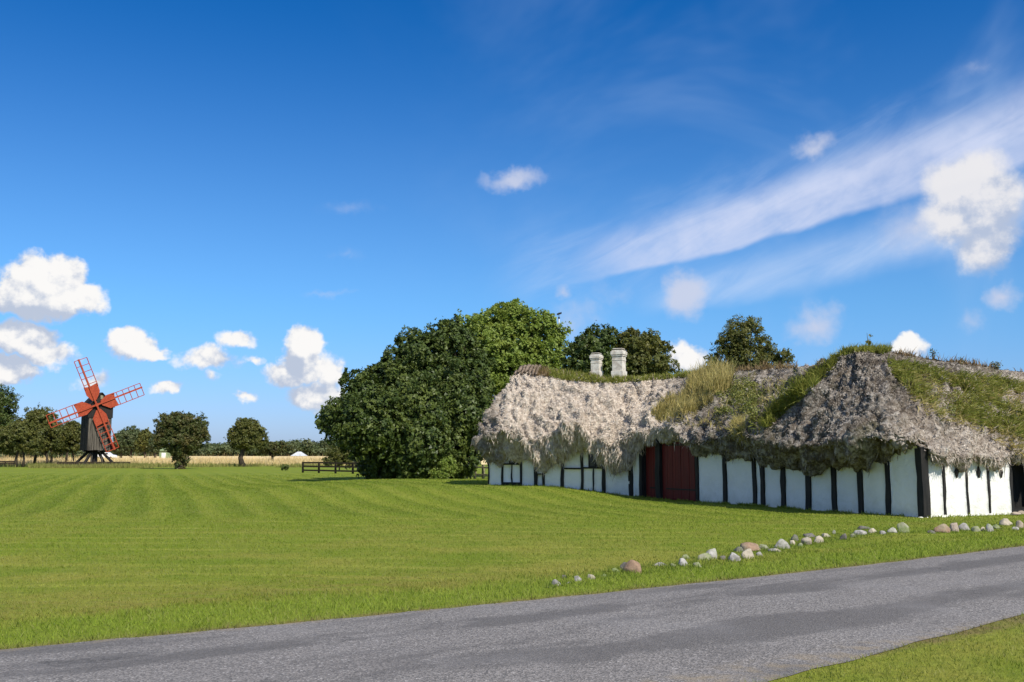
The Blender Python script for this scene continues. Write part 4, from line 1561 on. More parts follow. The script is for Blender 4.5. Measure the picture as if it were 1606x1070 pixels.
def ridge_rolls():
    k = 0
    L2 = (R_e - R_b).length
    a_ = 0.0
    while a_ < L2 + 0.45:
        c_ = R_e - d2 * (a_ - 0.42)
        dirn, vv = d2, v2
        zr = zridge(RIDGE1, c_.x, c_.y)
        big_end = a_ < 1.25
        near_, far_ = (0.62, 0.5) if big_end else (random.uniform(.42, .6), .3)
        ptsr = []
        for u in np.linspace(-1, 1, 11):
            off_ = (far_ if u > 0 else near_) * u
            slant = -0.22 * u if not big_end else 0.10 * abs(u)
            q = c_ + vv * off_ - dirn * slant * 1.0
            q.z = zr + 0.13 - abs(off_) ** 1.5 * 0.95
            hh = None
            for R in roofs[:1]:
                hh = R['bvh'].ray_cast(Vector((q.x, q.y, 9)), Vector((0, 0, -1)))
            if hh and hh[0] is not None:
                q.z = hh[0].z + (0.12 if big_end else 0.03)
            ptsr.append(q + Vector((0, 0, random.uniform(-.01, .01))))
        mb = MB()
        rad = 0.085 if big_end else 0.06
        mb.tube(ptsr, [rad * (0.6 + 0.4 * math.sin(math.pi * i / 10)) for i in range(11)], 7)
        link('seaweed_roll', mb.mesh('seaweed_roll', M_roll, smooth=True), root)
        a_ += 0.165 if big_end else 0.3
        k += 1


ridge_rolls()


def chimney(pxl, pxr, ptop, pbot, px_c):
    # stands astride the ridge of the far range
    best = None
    for k in range(200):
        q = R_e + (R_b - R_e) * (k / 199)
        if best is None or abs(proj(q.x, q.y, 5)[0] - px_c) < best[0]:
            best = (abs(proj(q.x, q.y, 5)[0] - px_c), q.copy())
    q = best[1]
    if best[0] > 6:
        for k in range(200):
            q2 = R_b - d1 * (k / 199 * 6)
            e_ = abs(proj(q2.x, q2.y, 5)[0] - px_c)
            if e_ < best[0]:
                best = (e_, q2)
        q = best[1]
    wd = (pxr - pxl) * q.y / F
    zt, zb_ = zat(ptop, q.y), zat(pbot, q.y) - 0.25
    h = zt - zb_
    ux, uy = d2 * wd * 0.74, v2 * wd * 0.74
    mb = MB()

    def blk(sc, z0, z1, jit=0.0):
        o = Vector((q.x, q.y, z0)) - ux * sc / 2 - uy * sc / 2
        mb.box(o, ux * sc, uy * sc, Vector((0, 0, z1 - z0)))
    blk(1.12, zb_, zb_ + 0.34)
    blk(0.96, zb_ + 0.34, zb_ + h * 0.60)
    blk(1.0, zb_ + h * .60, zb_ + h * .66)
    blk(0.95, zb_ + h * .66, zb_ + h * .74)
    blk(1.08, zb_ + h * .74, zb_ + h * .79)
    blk(1.18, zb_ + h * .79, zb_ + h * .90)
    blk(1.02, zb_ + h * .90, zb_ + h * .94)
    ch = link('chimney', mb.mesh('chimney', M_chimney, bevel=0.012), root)
    mb = MB()
    blk(0.72, zb_ + h * .94, zb_ + h * .975)
    link('chimney_throat', mb.mesh('chimney_throat', M_soot), ch)
    mb = MB()
    blk(0.88, zb_ + h * .975, zt)
    link('cap_slab', mb.mesh('cap_slab', M_chimney, bevel=0.01), ch)


chimney(926, 946, 554, 586, 936)
chimney(959, 983, 547, 586, 971)

# ------------------------------------------------------------ grass blades on lawn and verge
def inside_house(x, y):
    r = np.stack([x - C0.x, y - C0.y], 1)
    a = r @ np.array([d1.x, d1.y])
    b_ = r @ np.array([v1.x, v1.y])
    in1 = (a > -0.02) & (a < s_bend + 1.5) & (b_ > 0.0) & (b_ < 12.4)
    r2 = np.stack([x - PB.x, y - PB.y], 1)
    a2 = r2 @ np.array([d2.x, d2.y])
    b2_ = r2 @ np.array([v2.x, v2.y])
    return in1 | ((a2 > -1) & (a2 < s_end) & (b2_ > 0) & (b2_ < 2 * HALF))


pts, dist = BL_PTS, BL_DIST
keep = ~inside_house(pts[:, 0], pts[:, 1])
pts, dist = pts[keep], dist[keep]
P3 = np.concatenate([pts, np.zeros((len(pts), 1))], 1)
o_ = S((dist - 0.4) / 3.0) + S((-dist - ROAD_W - 1.0) / 3.0)
P3[:, 2] = gz(pts[:, 0], pts[:, 1]) + o_ * fbm(P3, 0.16, 2) * 0.05 - 0.005
tuftn = fbm(P3, 2.2, 3)
n = len(pts)
h = rng.uniform(0.014, 0.034, n) * (1 + 0.6 * np.clip(tuftn, -1, 1))
verge = (dist > -0.1) & (dist < 2.3 + 0.5 * fbm(P3 + 5, 0.7, 2))
near = dist < -1.0
h = np.where(verge, h * 1.8, h)
h = np.where(near, h * 1.25, h)
h *= np.interp(pts[:, 1], [6, 15, 40, 80], [1.0, 1.15, 1.4, 1.6])
wd = rng.uniform(0.005, 0.010, n) * np.interp(pts[:, 1], [5, 12, 42, 80], [0.85, 1.5, 4.5, 7])
V, Fc, r = tri_blades(P3, h, wd, 0.55)
link('lawn_grass', fast_mesh('lawn_grass', V, Fc, M_blade, {'rnd': ('F', r)}), None, kind='stuff', label='short mown grass blades of the lawn and road verge', category='grass')

# ------------------------------------------------------------ boulders along the verge


def stone_mat(name, c1, c2, c3):
    m, t, b = new_mat(name, 0.9, 0.15)
    p = pos(t)
    f = t.ss(t.noise(p, 9, 6, 0.7), 0.38, 0.64)
    c = t.mix(f, c1, c2)
    c = t.mix(t.ss(t.noise(p, 3.1, 4, 0.6), 0.50, 0.66, 0, .75), c, c3)
    c = t.mix(t.ss(t.noise(p, 38, 3, 0.7), 0.60, 0.72, 0, .6), c, (0.09, 0.085, 0.075))
    t.put(b.inputs['Base Color'], c)
    bump(t, b, t.noise(p, 16, 6, 0.7), 0.7, 0.03)
    return m


SM = {'white': stone_mat('pale_granite', (0.43, 0.41, 0.38), (0.22, 0.21, 0.19), (0.30, 0.31, 0.22)),
      'grey': stone_mat('grey_granite', (0.34, 0.32, 0.30), (0.24, 0.23, 0.21), (0.30, 0.32, 0.22)),
      'brown': stone_mat('red_brown_granite', (0.31, 0.21, 0.14), (0.21, 0.14, 0.095), (0.30, 0.26, 0.18)),
      'pink': stone_mat('pinkish_granite', (0.42, 0.34, 0.27), (0.28, 0.23, 0.18), (0.36, 0.34, 0.26)),
      'beige': stone_mat('beige_granite', (0.46, 0.40, 0.31), (0.34, 0.30, 0.23), (0.36, 0.36, 0.24)),
      'moss': stone_mat('mossy_granite', (0.24, 0.26, 0.13), (0.30, 0.29, 0.22), (0.15, 0.20, 0.06)),
      'dark': stone_mat('dark_granite', (0.12, 0.11, 0.10), (0.18, 0.17, 0.15), (0.14, 0.16, 0.09))}
# base centre px, base y px, width px, height px, kind, label
STONES = [
    (863, 922, 12, 4, 'moss', 'low sunken mossy stone, last at the left end of the roadside row'),
    (873, 919, 18, 12, 'white', 'small rounded white-grey stone near the left end of the row'),
    (906, 912, 13, 11, 'white', 'small angular white stone between the two roundish pale ones at left'),
    (927, 909, 16, 10, 'beige', 'small roundish beige stone left of the mossy one by the red boulder'),
    (884, 907, 12, 7, 'dark', 'tiny dark stone in grass behind the leftmost white stones'),
    (966, 898, 17, 9, 'moss', 'yellow-green mossy stone just left of the big reddish-brown boulder'),
    (979, 894, 16, 14, 'dark', 'dark stone leaning behind the big reddish-brown boulder'),
    (996, 900, 38, 23, 'brown', 'big reddish-brown boulder, largest in the left half of the row'),
    (1038, 888, 30, 7, 'grey', 'long flat grey stone right of the reddish-brown boulder'),
    (1071, 888, 20, 14, 'white', 'white-topped round stone in front of a mossy one'),
    (1077, 877, 20, 9, 'moss', 'mossy stone directly behind the white-topped round stone'),
    (1094, 890, 18, 10, 'moss', 'low mossy stone right of the white-topped round stone'),
    (1106, 879, 28, 13, 'moss', 'long mossy stone left of the leaning white stone with dark side'),
    (1119, 877, 24, 18, 'white', 'leaning white stone with a dark shaded left side'),
    (1152, 881, 25, 16, 'white', 'smooth pinkish-white egg-shaped stone standing in front of the row'),
    (1174, 877, 24, 18, 'beige', 'slanting beige stone right beside the egg-shaped one'),
    (1178, 865, 38, 15, 'brown', 'wide brownish boulder behind the slanting beige stone'),
    (1160, 866, 18, 10, 'dark', 'dark stone tucked left of the wide brownish boulder'),
    (1198, 862, 18, 10, 'moss', 'mossy stone at the right end of the wide brownish boulder'),
    (1212, 866, 16, 8, 'grey', 'low grey stone left of the large pale pentagonal one'),
    (1228, 861, 28, 17, 'white', 'large pale angular stone with a flat top, middle of the row'),
    (1219, 866, 18, 7, 'beige', 'low beige stone at the foot of the large pale angular one'),
    (1244, 855, 11, 9, 'beige', 'small beige wedge stone touching the large pale angular one'),
    (1247, 849, 15, 12, 'dark', 'dark grey upright stone right of the large pale angular one'),
    (1268, 855, 21, 14, 'pink', 'rounded pinkish stone, left of a beige neighbour of equal height'),
    (1285, 852, 17, 13, 'beige', 'rounded beige stone touching the pinkish one'),
    (1271, 843, 24, 8, 'dark', 'flat dark stone lying behind the pinkish stone'),
    (1297, 843, 19, 8, 'beige', 'flat pale beige stone right above the beige round one'),
    (1309, 838, 8, 8, 'white', 'tiny pointed white stone beyond the flat pale beige one'),
    (1324, 847, 14, 12, 'dark', 'lone dark boulder with shaded left face and grass round it'),
    (1352, 839, 24, 9, 'white', 'pale flat stone, left of a pair before a dark flat one'),
    (1370, 836, 17, 9, 'beige', 'pale beige stone, right of the pair before a dark flat one'),
    (1359, 831, 32, 7, 'dark', 'long dark flat stone behind the pale pair'),
    (1402, 836, 19, 10, 'white', 'bright white wedge-shaped stone beside the mossy upright one'),
    (1420, 836, 22, 18, 'moss', 'upright mossy grey stone below the house corner post'),
    (1482, 836, 34, 15, 'brown', 'broad brown boulder opening the right-hand group'),
    (1500, 834, 18, 15, 'pink', 'reddish stone pressed against the broad brown boulder'),
    (1514, 832, 24, 13, 'grey', 'slanting grey stone below the sunlit white wall'),
    (1532, 834, 18, 10, 'moss', 'low mossy grey stone right of the slanting grey one'),
    (1554, 834, 15, 14, 'grey', 'narrow upright grey stone in the right-hand group'),
    (1565, 830, 14, 9, 'moss', 'small mossy stone behind the narrow upright grey one'),
    (1579, 824, 26, 12, 'beige', 'smooth rounded grey-beige boulder near the right edge'),
    (1594, 832, 13, 7, 'white', 'small white stone low at the right edge'),
    (1601, 829, 14, 14, 'pink', 'pinkish stone cut off by the right edge of the photo'),
    (893, 916, 10, 6, 'grey', 'tiny grey stone in front, between the leftmost white stone and the angular one'),
    (947, 905, 14, 7, 'moss', 'low mossy stone between the roundish beige one and the yellow-green one'),
    (1056, 889, 13, 7, 'moss', 'small mossy stone between the long flat grey one and the white-topped one'),
    (1135, 878, 12, 8, 'dark', 'small dark stone between the leaning white stone and the egg-shaped one'),
    (1192, 872, 13, 8, 'grey', 'small grey stone in front of the wide brownish boulder at its right'),
    (1256, 857, 10, 7, 'moss', 'tiny mossy stone at the left foot of the rounded pinkish one'),
    (1340, 843, 12, 8, 'moss', 'small mossy stone between the lone dark boulder and the pale pair'),
    (1386, 838, 12, 7, 'grey', 'small grey stone between the pale pair and the bright white wedge'),
    (1462, 837, 14, 7, 'dark', 'low dark stone at the left foot of the broad brown boulder'),
    (1543, 833, 10, 8, 'beige', 'tiny beige stone left of the narrow upright grey one'),
]


def stone_mesh(w_, h_, seed, mat):
    nu, nv = 18, 12
    sd_ = np.random.default_rng(seed)
    el_ = sd_.uniform(0.6, 0.85)
    V = []
    for i in range(nv + 1):
        ph = -math.pi / 2 + math.pi * i / nv
        for j in range(nu):
            an = 2 * math.pi * j / nu
            V.append((math.cos(ph) * math.cos(an), math.cos(ph) * math.sin(an), math.sin(ph)))
    V = np.array(V)
    # chop a few facets, then roughen
    for k in range(13):
        nrm = sd_.normal(size=3)
        nrm[2] = abs(nrm[2]) * 0.8 if k % 2 else nrm[2]
        nrm /= np.linalg.norm(nrm)
        dd = V @ nrm
        lim = sd_.uniform(0.52, 0.84)
        ov = np.clip(dd - lim, 0, None)
        V = V - ov[:, None] * nrm[None] * 1.0
    V = V * (1 + 0.10 * fbm(V + seed * 3.1, 1.7, 4))[:, None]
    V[:, 0] /= np.abs(V[:, 0]).max()
    V[:, 2] = V[:, 2] / V[:, 2].max()
    V = V * np.array([w_ / 2, w_ / 2 * el_, h_ * 0.62]) + np.array([0, 0, h_ * 0.38])
    Fq = []
    for i in range(nv):
        for j in range(nu):
            Fq.append((i * nu + j, i * nu + (j + 1) % nu, (i + 1) * nu + (j + 1) % nu, (i + 1) * nu + j))
    return fast_mesh('boulder', V, np.array(Fq), mat, smooth=True)


tuft_pts = []
for i, (cx, by, w_, h_, kd, lab) in enumerate(STONES):
    g = ground(cx, by)
    zz = gnd(g.x, g.y)
    g = ground(cx, by, zz)
    W_ = w_ * g.y / F * 0.93
    H_ = h_ * g.y / F * 0.98
    o = bpy.data.objects.new('boulder', stone_mesh(W_, H_, i + 1, SM[kd]))
    COL.objects.link(o)
    o.location = (g.x, g.y + W_ * 0.3, zz - 0.02)
    o.rotation_euler = (0, random.uniform(-.12, .12), random.uniform(-.35, .35))
    o['label'] = lab
    o['category'] = 'boulder'
    o['group'] = 'boulders lined up along the road verge'
    for k in range(int(40 + 170 * W_)):
        an = random.uniform(0, 2 * math.pi)
        rr_ = random.uniform(.48, .8)
        tuft_pts.append((g.x + math.cos(an) * W_ * rr_, g.y + W_ * .3 + math.sin(an) * W_ * rr_ * .9))
# flat red slabs at the doorway
sl = thing('stepping_stones', 'low reddish stones lying before the dark doorway at the right edge', 'stones', ground(1597, 808))
for (cx, by, w_, h_) in ((1592, 808, 18, 5), (1603, 806, 16, 5)):
    g = ground(cx, by)
    W_ = w_ * g.y / F
    o = bpy.data.objects.new('stone', stone_mesh(W_, h_ * g.y / F, 90 + cx, SM['pink']))
    COL.objects.link(o)
    o.parent = sl
    o.location = Vector((g.x, g.y, 0.0)) - sl.location

# taller grass left uncut between the boulders
line = np.array([[ground(c_, b_).x, ground(c_, b_).y] for c_, b_ in ((790, 926), (873, 915), (930, 907), (1000, 896), (1090, 884), (1180, 868), (1250, 855), (1320, 843), (1420, 832), (1500, 831), (1606, 824), (1690, 820))])
segs = []
for k in range(len(line) - 1):
    a, b_ = line[k], line[k + 1]
    L_ = np.linalg.norm(b_ - a)
    nn = int(L_ * (460 if 0 < k < 8 else 200))
    f_ = rng.random(nn)
    segs.append(a[None] * (1 - f_)[:, None] + b_[None] * f_[:, None] + rng.normal(size=(nn, 2)) * np.array([.22, .30]))
T = np.concatenate(segs + [np.array(tuft_pts)])
T3 = np.concatenate([T, np.zeros((len(T), 1))], 1)
q = fbm(T3, 1.6, 3)
keep = (q > -0.18) & ~inside_house(T[:, 0], T[:, 1])
T3 = T3[keep]
T3[:, 2] = [gnd(a, b_) - 0.01 for a, b_ in T3[:, :2]]
n = len(T3)
V, Fc, r = blades(T3, np.tile([0, 0, 1.0], (n, 1)), rng.uniform(.02, .085, n), rng.uniform(.006, .013, n), np.full(n, .38))
link('verge_grass', fast_mesh('verge_grass', V, Fc, M_weeds, {'rnd': ('F', r)}), None, kind='stuff', label='longer uncut grass growing between and around the roadside boulders', category='grass')

# weeds at the foot of the long wall
W_pts = []
for k in range(2600):
    a = random.uniform(0.1, s_bend - .2) if k % 3 else random.uniform(4.5, 8)
    q = FR1.pt(a, random.uniform(0.02, 0.16), 0)
    W_pts.append((q.x, q.y, gnd(q.x, q.y)))
for k in range(900):
    a = random.uniform(0.0, s_end)
    q = FR2.pt(a, random.uniform(0.02, 0.14), 0)
    W_pts.append((q.x, q.y, gnd(q.x, q.y)))
for k in range(500):
    q = FR3.pt(random.uniform(-0.3, 7), random.uniform(0.08, 0.25), 0)
    W_pts.append((q.x, q.y, gnd(q.x, q.y)))
T3 = np.array(W_pts)
T3 = T3[fbm(T3, 1.1, 3) > -0.12]
n = len(T3)
V, Fc, r = blades(T3, np.tile([0, 0, 1.0], (n, 1)), rng.uniform(.03, .11, n), rng.uniform(.01, .022, n), np.full(n, .4))
link('wall_weeds', fast_mesh('wall_weeds', V, Fc, M_blade, {'rnd': ('F', r)}), None, kind='stuff', label='low weeds and grass along the foot of the farmhouse walls', category='weeds')


# ------------------------------------------------------------ trees
def tree(name, label, cat, base, blobs, D, n_leaf, size, mat, trunk_r=0.2, trunks=None, group=None, clumps=60, shell=0.55, limb=True, crad=(.18, .34), fill=0.12):
    """blobs in photo px at depth D (+dy): (cx, cy, rx, ry[, dy])"""
    B = []
    for bl in blobs:
        cx, cy, rx, ry = bl[:4]
        dy = bl[4] if len(bl) > 4 else 0.0
        Y = D + dy
        c_ = at(cx, cy, Y)
        B.append((c_, rx * Y / F, (rx + ry) / 2 * Y / F, ry * Y / F))
    bx_, by_ = base
    root_ = thing(name, label, cat, (bx_, by_, gnd(bx_, by_) if by_ < 100 else 0.0), group)
    vols = np.array([b_[1] * b_[3] for b_ in B])
    cents, rads = [], []
    for k in range(clumps):
        b_ = B[rng.choice(len(B), p=vols / vols.sum())]
        d = rng.normal(size=3)
        d /= np.linalg.norm(d)
        if d[2] < -0.3 and random.random() < 0.5:
            d[2] *= -1
        rr_ = shell + (1 - shell) * rng.random() ** 0.7
        f_ = rng.uniform(*crad)
        cr = f_ * min(b_[1], b_[3])
        rr_ = min(rr_, 1 - f_ * 0.1)
        if random.random() < .3:
            rr_ = rng.uniform(.98, 1.16)
            cr *= .6
        cents.append(np.array(b_[0]) + d * np.array([b_[1], b_[2], b_[3]]) * rr_)
        rads.append(cr)
    nfill = int(clumps * fill * 3)
    for k in range(nfill):
        b_ = B[rng.choice(len(B), p=vols / vols.sum())]
        d = rng.normal(size=3)
        d /= np.linalg.norm(d)
        cents.append(np.array(b_[0]) + d * np.array([b_[1], b_[2], b_[3]]) * rng.uniform(0, .55))
        rads.append(0.4 * min(b_[1], b_[3]))
    cents, rads = np.array(cents), np.array(rads)
    low = cents[:, 2] - rads < root_.location.z + 0.05
    cents[low, 2] = root_.location.z + 0.05 + rads[low]
    n_all = int(n_leaf * 2.7)
    sz_ = size * .66
    C_ = np.array([list(b_[0]) for b_ in B])
    R_ = np.array([[b_[1], b_[2], b_[3]] for b_ in B])
    n1_ = int(n_all * 1.9)
    ci = rng.choice(len(B), n1_, p=vols / vols.sum())
    dr = rng.normal(size=(n1_, 3))
    dr /= np.linalg.norm(dr, axis=1)[:, None]
    fr_ = 0.93 - np.abs(rng.normal(size=n1_)) * 0.20
    fr_ = np.where(rng.random(n1_) < .07, rng.uniform(.2, .8, n1_), fr_)
    Pn = C_[ci] + dr * R_[ci] * fr_[:, None]
    big_ = float(R_[:, 0].mean())
    f1 = 2.2 / big_
    Pn = Pn + dr * ((fbm(Pn, f1 * .8, 3, .6) * 0.62 + (0.24 - np.abs(perlin(Pn * f1 * 1.1 + 7))) * 0.75 - 0.06) * big_)[:, None]
    # leave out what lies deep inside another lobe
    q_ = np.min(np.linalg.norm((Pn[:, None, :] - C_[None]) / R_[None], axis=2) + (np.arange(len(B))[None] == ci[:, None]) * 9, axis=1) if len(B) > 1 else np.full(n1_, 9.0)
    keep_ = (q_ > 0.66) | (rng.random(n1_) < .10)
    gap = fbm(Pn, 4.0 / big_ if big_ > 1.5 else 2.6, 3)
    gap2 = fbm(Pn + 50, 1.7 / big_, 2)
    keep_ &= (gap > 0.04 + 0.06 * rng.normal(size=n1_)) & (gap2 > -0.10 + 0.05 * rng.normal(size=n1_))
    Pn, dr = Pn[keep_], dr[keep_]
    V2, F2, r2, cl2 = leaf_cluster(cents, rads * 1.1, int(n_all * .48), sz_, sub=14)
    V2 = V2.reshape(-1, 4, 3)[:, :3].reshape(-1, 3)
    r2 = r2.reshape(-1, 4)[:, :3].ravel()
    cl2 = cl2.reshape(-1, 4)[:, :3].ravel()
    n2_ = len(Pn)
    nn = dr * 0.9 + rng.normal(size=(n2_, 3)) * 0.65 + np.array([0, 0, .25])
    nn /= np.linalg.norm(nn, axis=1)[:, None]
    a_ = np.cross(nn, rng.normal(size=(n2_, 3)))
    a_ /= np.linalg.norm(a_, axis=1)[:, None]
    b2 = np.cross(nn, a_)
    lz = sz_ * rng.uniform(.65, 1.4, n2_)[:, None]
    V1 = np.stack([Pn - a_ * lz * .5, Pn + b2 * lz * .62, Pn + a_ * lz * .5], 1).reshape(-1, 3)
    V1[:, 2] = np.maximum(V1[:, 2], root_.location.z)
    cl1 = np.clip(fbm(Pn, 1.4 / big_, 2) * 1.2 + .45, 0, 1)
    V = np.concatenate([V1, V2])
    Fc = np.arange(len(V)).reshape(-1, 3)
    r = np.concatenate([np.repeat(rng.random(n2_), 3), r2])
    cl = np.concatenate([np.repeat(cl1, 3), cl2])
    link('crown', fast_mesh('crown', V, Fc, mat, {'rnd': ('F', r), 'clump': ('F', cl)}), root_)
    mb = MB()
    tops = [Vector(b_[0]) for b_ in B]
    bases = trunks or [(bx_, by_, trunk_r)]
    for (tx, ty, tr) in bases:
        z0 = root_.location.z - 0.1
        main = sorted(tops, key=lambda c: (abs(c.x - tx) + 0.4 * abs(c.y - ty)))[:2] or tops
        tgt = main[0]
        fork = Vector((tx + (tgt.x - tx) * .35, ty + (tgt.y - ty) * .35, z0 + (tgt.z - z0) * 0.5))
        kink = Vector((tx + random.uniform(-1, 1) * tr * 1.2, ty, z0 + (fork.z - z0) * .5))
        mb.tube([(tx, ty, z0), kink, fork, fork.lerp(tgt, .6)], [tr * 1.35, tr, tr * .75, tr * .3], 9)
        if limb:
            for c_ in tops:
                mid_ = (fork + c_) / 2 + Vector((0, 0, -abs(c_.x - fork.x) * .12))
                mb.tube([fork, mid_, c_], [tr * .5, tr * .35, tr * .15], 6)
    if limb:
        for k in range(0, min(len(cents), 70)):
            c_ = Vector(cents[k])
            tn_ = min(tops, key=lambda q_: (q_ - c_).length)
            mb.tube([tn_, (tn_ + c_) / 2 + Vector((0, 0, -.05)), c_], [trunk_r * .16, trunk_r * .1, trunk_r * .04], 4, cap=False)
    link('trunk', mb.mesh('trunk', M_bark, smooth=True), root_)
    return root_


g = ground(600, 754)
tree('broadleaf_tree', 'dark spreading tree whose low branches sweep down over the rail fence', 'tree', (at(612, 750, 58).x, 58.0),
     [(568, 634, 38, 38), (614, 604, 44, 40, 2), (545, 665, 42, 38, -1), (590, 668, 62, 56, -2), (640, 655, 55, 66, 1), (604, 712, 42, 38, 0), (655, 700, 50, 46, -2), (536, 652, 28, 24), (592, 596, 28, 24, 3), (600, 735, 38, 20, -1), (640, 732, 34, 22, -2), (518, 655, 16, 18), (556, 598, 20, 16), (645, 548, 26, 24, 3), (620, 570, 26, 22, 2)],
     58, 62000, .30, M_leaf_dark, .42, clumps=190)
tree('broadleaf_tree', 'tall dark dense tree directly left of the farmhouse roof', 'tree', (at(706, 750, 60).x, 60.0),
     [(655, 560, 36, 40), (697, 545, 40, 42, 1), (700, 610, 60, 60, 0), (728, 655, 48, 66, -1), (684, 690, 58, 52, -2), (738, 600, 36, 60, 1), (640, 610, 40, 50, 0), (660, 650, 50, 50, -3), (716, 712, 40, 36, -1), (672, 735, 36, 20, -2), (720, 735, 26, 20, -1), (716, 524, 26, 24, 1)],
     60, 60000, .30, M_leaf_dark, .42, clumps=190)
tree('broadleaf_tree', 'tall light-green maple rising behind the left end of the roof', 'tree', (at(805, 740, 68).x, 68.0),
     [(765, 525, 36, 36), (800, 505, 36, 32, 1), (840, 515, 36, 30, 0), (862, 545, 30, 38, 0), (800, 560, 60, 44, 0), (745, 545, 28, 38), (840, 575, 44, 30), (780, 590, 60, 50), (752, 650, 40, 60), (800, 488, 26, 16), (868, 520, 20, 18), (735, 510, 20, 16), (870, 570, 18, 24)],
     68, 52000, .30, M_leaf_light, .40, clumps=150, crad=(.14, .28))
tree('broadleaf_tree', 'dark round-topped tree behind the two white chimneys', 'tree', (at(935, 740, 60).x, 60.0),
     [(925, 550, 34, 30), (945, 535, 30, 22, 1), (905, 575, 24, 30), (940, 580, 44, 30), (925, 620, 44, 40)],
     60, 20000, .26, M_leaf_dark, .3, clumps=80)
tree('broadleaf_tree', 'olive-green tree right of the chimneys, drooping to the right', 'tree', (at(1005, 740, 61).x, 61.0),
     [(995, 540, 34, 26), (1022, 550, 28, 24, 1), (1005, 570, 44, 28), (1040, 575, 20, 16), (985, 585, 40, 30), (1010, 620, 44, 40)],
     61, 20000, .26, M_leaf_olive, .3, clumps=80)
tree('young_tree', 'airy young tree standing behind the roof between chimneys and peak', 'tree', (at(1175, 740, 50).x, 50.0),
     [(1160, 530, 22, 30), (1178, 515, 18, 18), (1140, 545, 20, 20), (1195, 545, 22, 20), (1222, 560, 16, 14), (1165, 570, 44, 22), (1120, 568, 16, 12), (1205, 580, 34, 20), (1170, 610, 40, 30), (1235, 555, 8, 10)],
     50, 15000, .18, M_leaf_olive, .12, clumps=170, crad=(.30, .55), fill=.10)

# shrubs under and beside the big trees
tree('shrub', 'small yellow-green shrub at the foot of the big dark trees', 'shrub', (at(697, 745, 55).x, 55.0),
     [(690, 743, 14, 12), (702, 733, 14, 16)], 55, 2600, .14, M_leaf_light, .04, clumps=14, limb=False)
tree('shrub', 'rounded olive bush in the field beyond the rail fence', 'bush', (at(532, 735, 96).x, 96.0),
     [(532, 714, 22, 13), (520, 721, 20, 9), (545, 721, 20, 10), (530, 709, 12, 10)], 96, 5200, .24, M_leaf_olive, .06, clumps=26, limb=False)
tree('shrub', 'silvery grey bush half hidden by the big dark tree', 'bush', (at(560, 735, 90).x, 90.0),
     [(560, 714, 12, 14), (570, 722, 12, 10)], 90, 2200, .22, M_leaf_grey, .06, clumps=14, limb=False)
tree('shrub', 'dark weedy shrub on the lawn edge left of the rail fence', 'shrub', (at(447, 737, 95).x, 95.0),
     [(447, 733, 7, 4)], 95, 350, .16, M_leaf_dark, .03, clumps=7, limb=False)

# the lone trees along the lawn's far edge
tree('field_tree', 'round dark hawthorn with a thick ivy-clad trunk right of the windmill', 'tree', (at(283, 736, 106).x, 106.0),
     [(268, 668, 23, 20), (300, 668, 24, 18), (285, 690, 34, 20), (312, 685, 18, 16), (258, 690, 18, 16), (284, 706, 20, 12), (284, 720, 12, 12), (284, 730, 10, 8), (284, 660, 20, 14)],
     106, 22000, .30, M_leaf_rust, .45, clumps=95, crad=(.22, .4))
tree('field_tree', 'round light-olive tree on a short straight trunk, alone on the lawn edge', 'tree', (at(381, 733, 126).x, 126.0),
     [(386, 672, 20, 16), (372, 684, 18, 14), (400, 682, 18, 15), (386, 694, 26, 12), (410, 690, 8, 8)],
     126, 15000, .32, M_leaf_olive, .30, clumps=70, crad=(.22, .4))
tree('field_tree', 'low flat-topped reddish tree behind the lawn, right of the round olive one', 'tree', (at(427, 728, 148).x, 148.0),
     [(420, 700, 17, 8), (436, 700, 15, 8), (428, 706, 20, 7)],
     148, 4500, .36, M_leaf_rust, .26, clumps=34)
# orchard trees left of the windmill
tree('orchard_tree', 'tallest dark tree cut off by the left edge of the photo', 'tree', (at(-12, 730, 150).x, 150.0),
     [(-12, 640, 36, 32), (5, 630, 20, 22), (-10, 670, 34, 28), (8, 655, 16, 14)], 150, 14000, .38, M_leaf_dark, .35, clumps=60)
tree('orchard_tree', 'low multi-stemmed orchard tree nearest the left edge', 'tree', (at(30, 730, 122).x, 122.0),
     [(14, 688, 26, 20), (34, 680, 22, 22), (44, 696, 16, 12)], 122, 14000, .32, M_leaf_olive, .16,
     trunks=[(at(25, 730, 122).x, 122.0, .16), (at(34, 730, 122).x, 122.3, .14)], clumps=60)
tree('orchard_tree', 'tall-crowned orchard tree in the middle of the group left of the windmill', 'tree', (at(76, 731, 133).x, 133.0),
     [(52, 658, 18, 16), (66, 656, 20, 18), (60, 680, 32, 20), (82, 676, 18, 16), (50, 696, 24, 12), (74, 698, 22, 12)], 133, 20000, .34, M_leaf_olive, .15,
     trunks=[(at(72, 731, 133).x, 133.0, .17), (at(77, 731, 133).x, 133.4, .15), (at(54, 729, 135).x, 135.0, .17)], clumps=85)
tree('orchard_tree', 'orchard tree right behind the lower left windmill sail', 'tree', (at(108, 728, 138).x, 138.0),
     [(98, 688, 20, 16), (112, 680, 18, 18), (116, 698, 16, 10), (92, 700, 18, 10)], 138, 14000, .32, M_leaf_olive, .15,
     trunks=[(at(103, 728, 138).x, 138.0, .15), (at(112, 728, 138).x, 138.4, .13)], clumps=55)

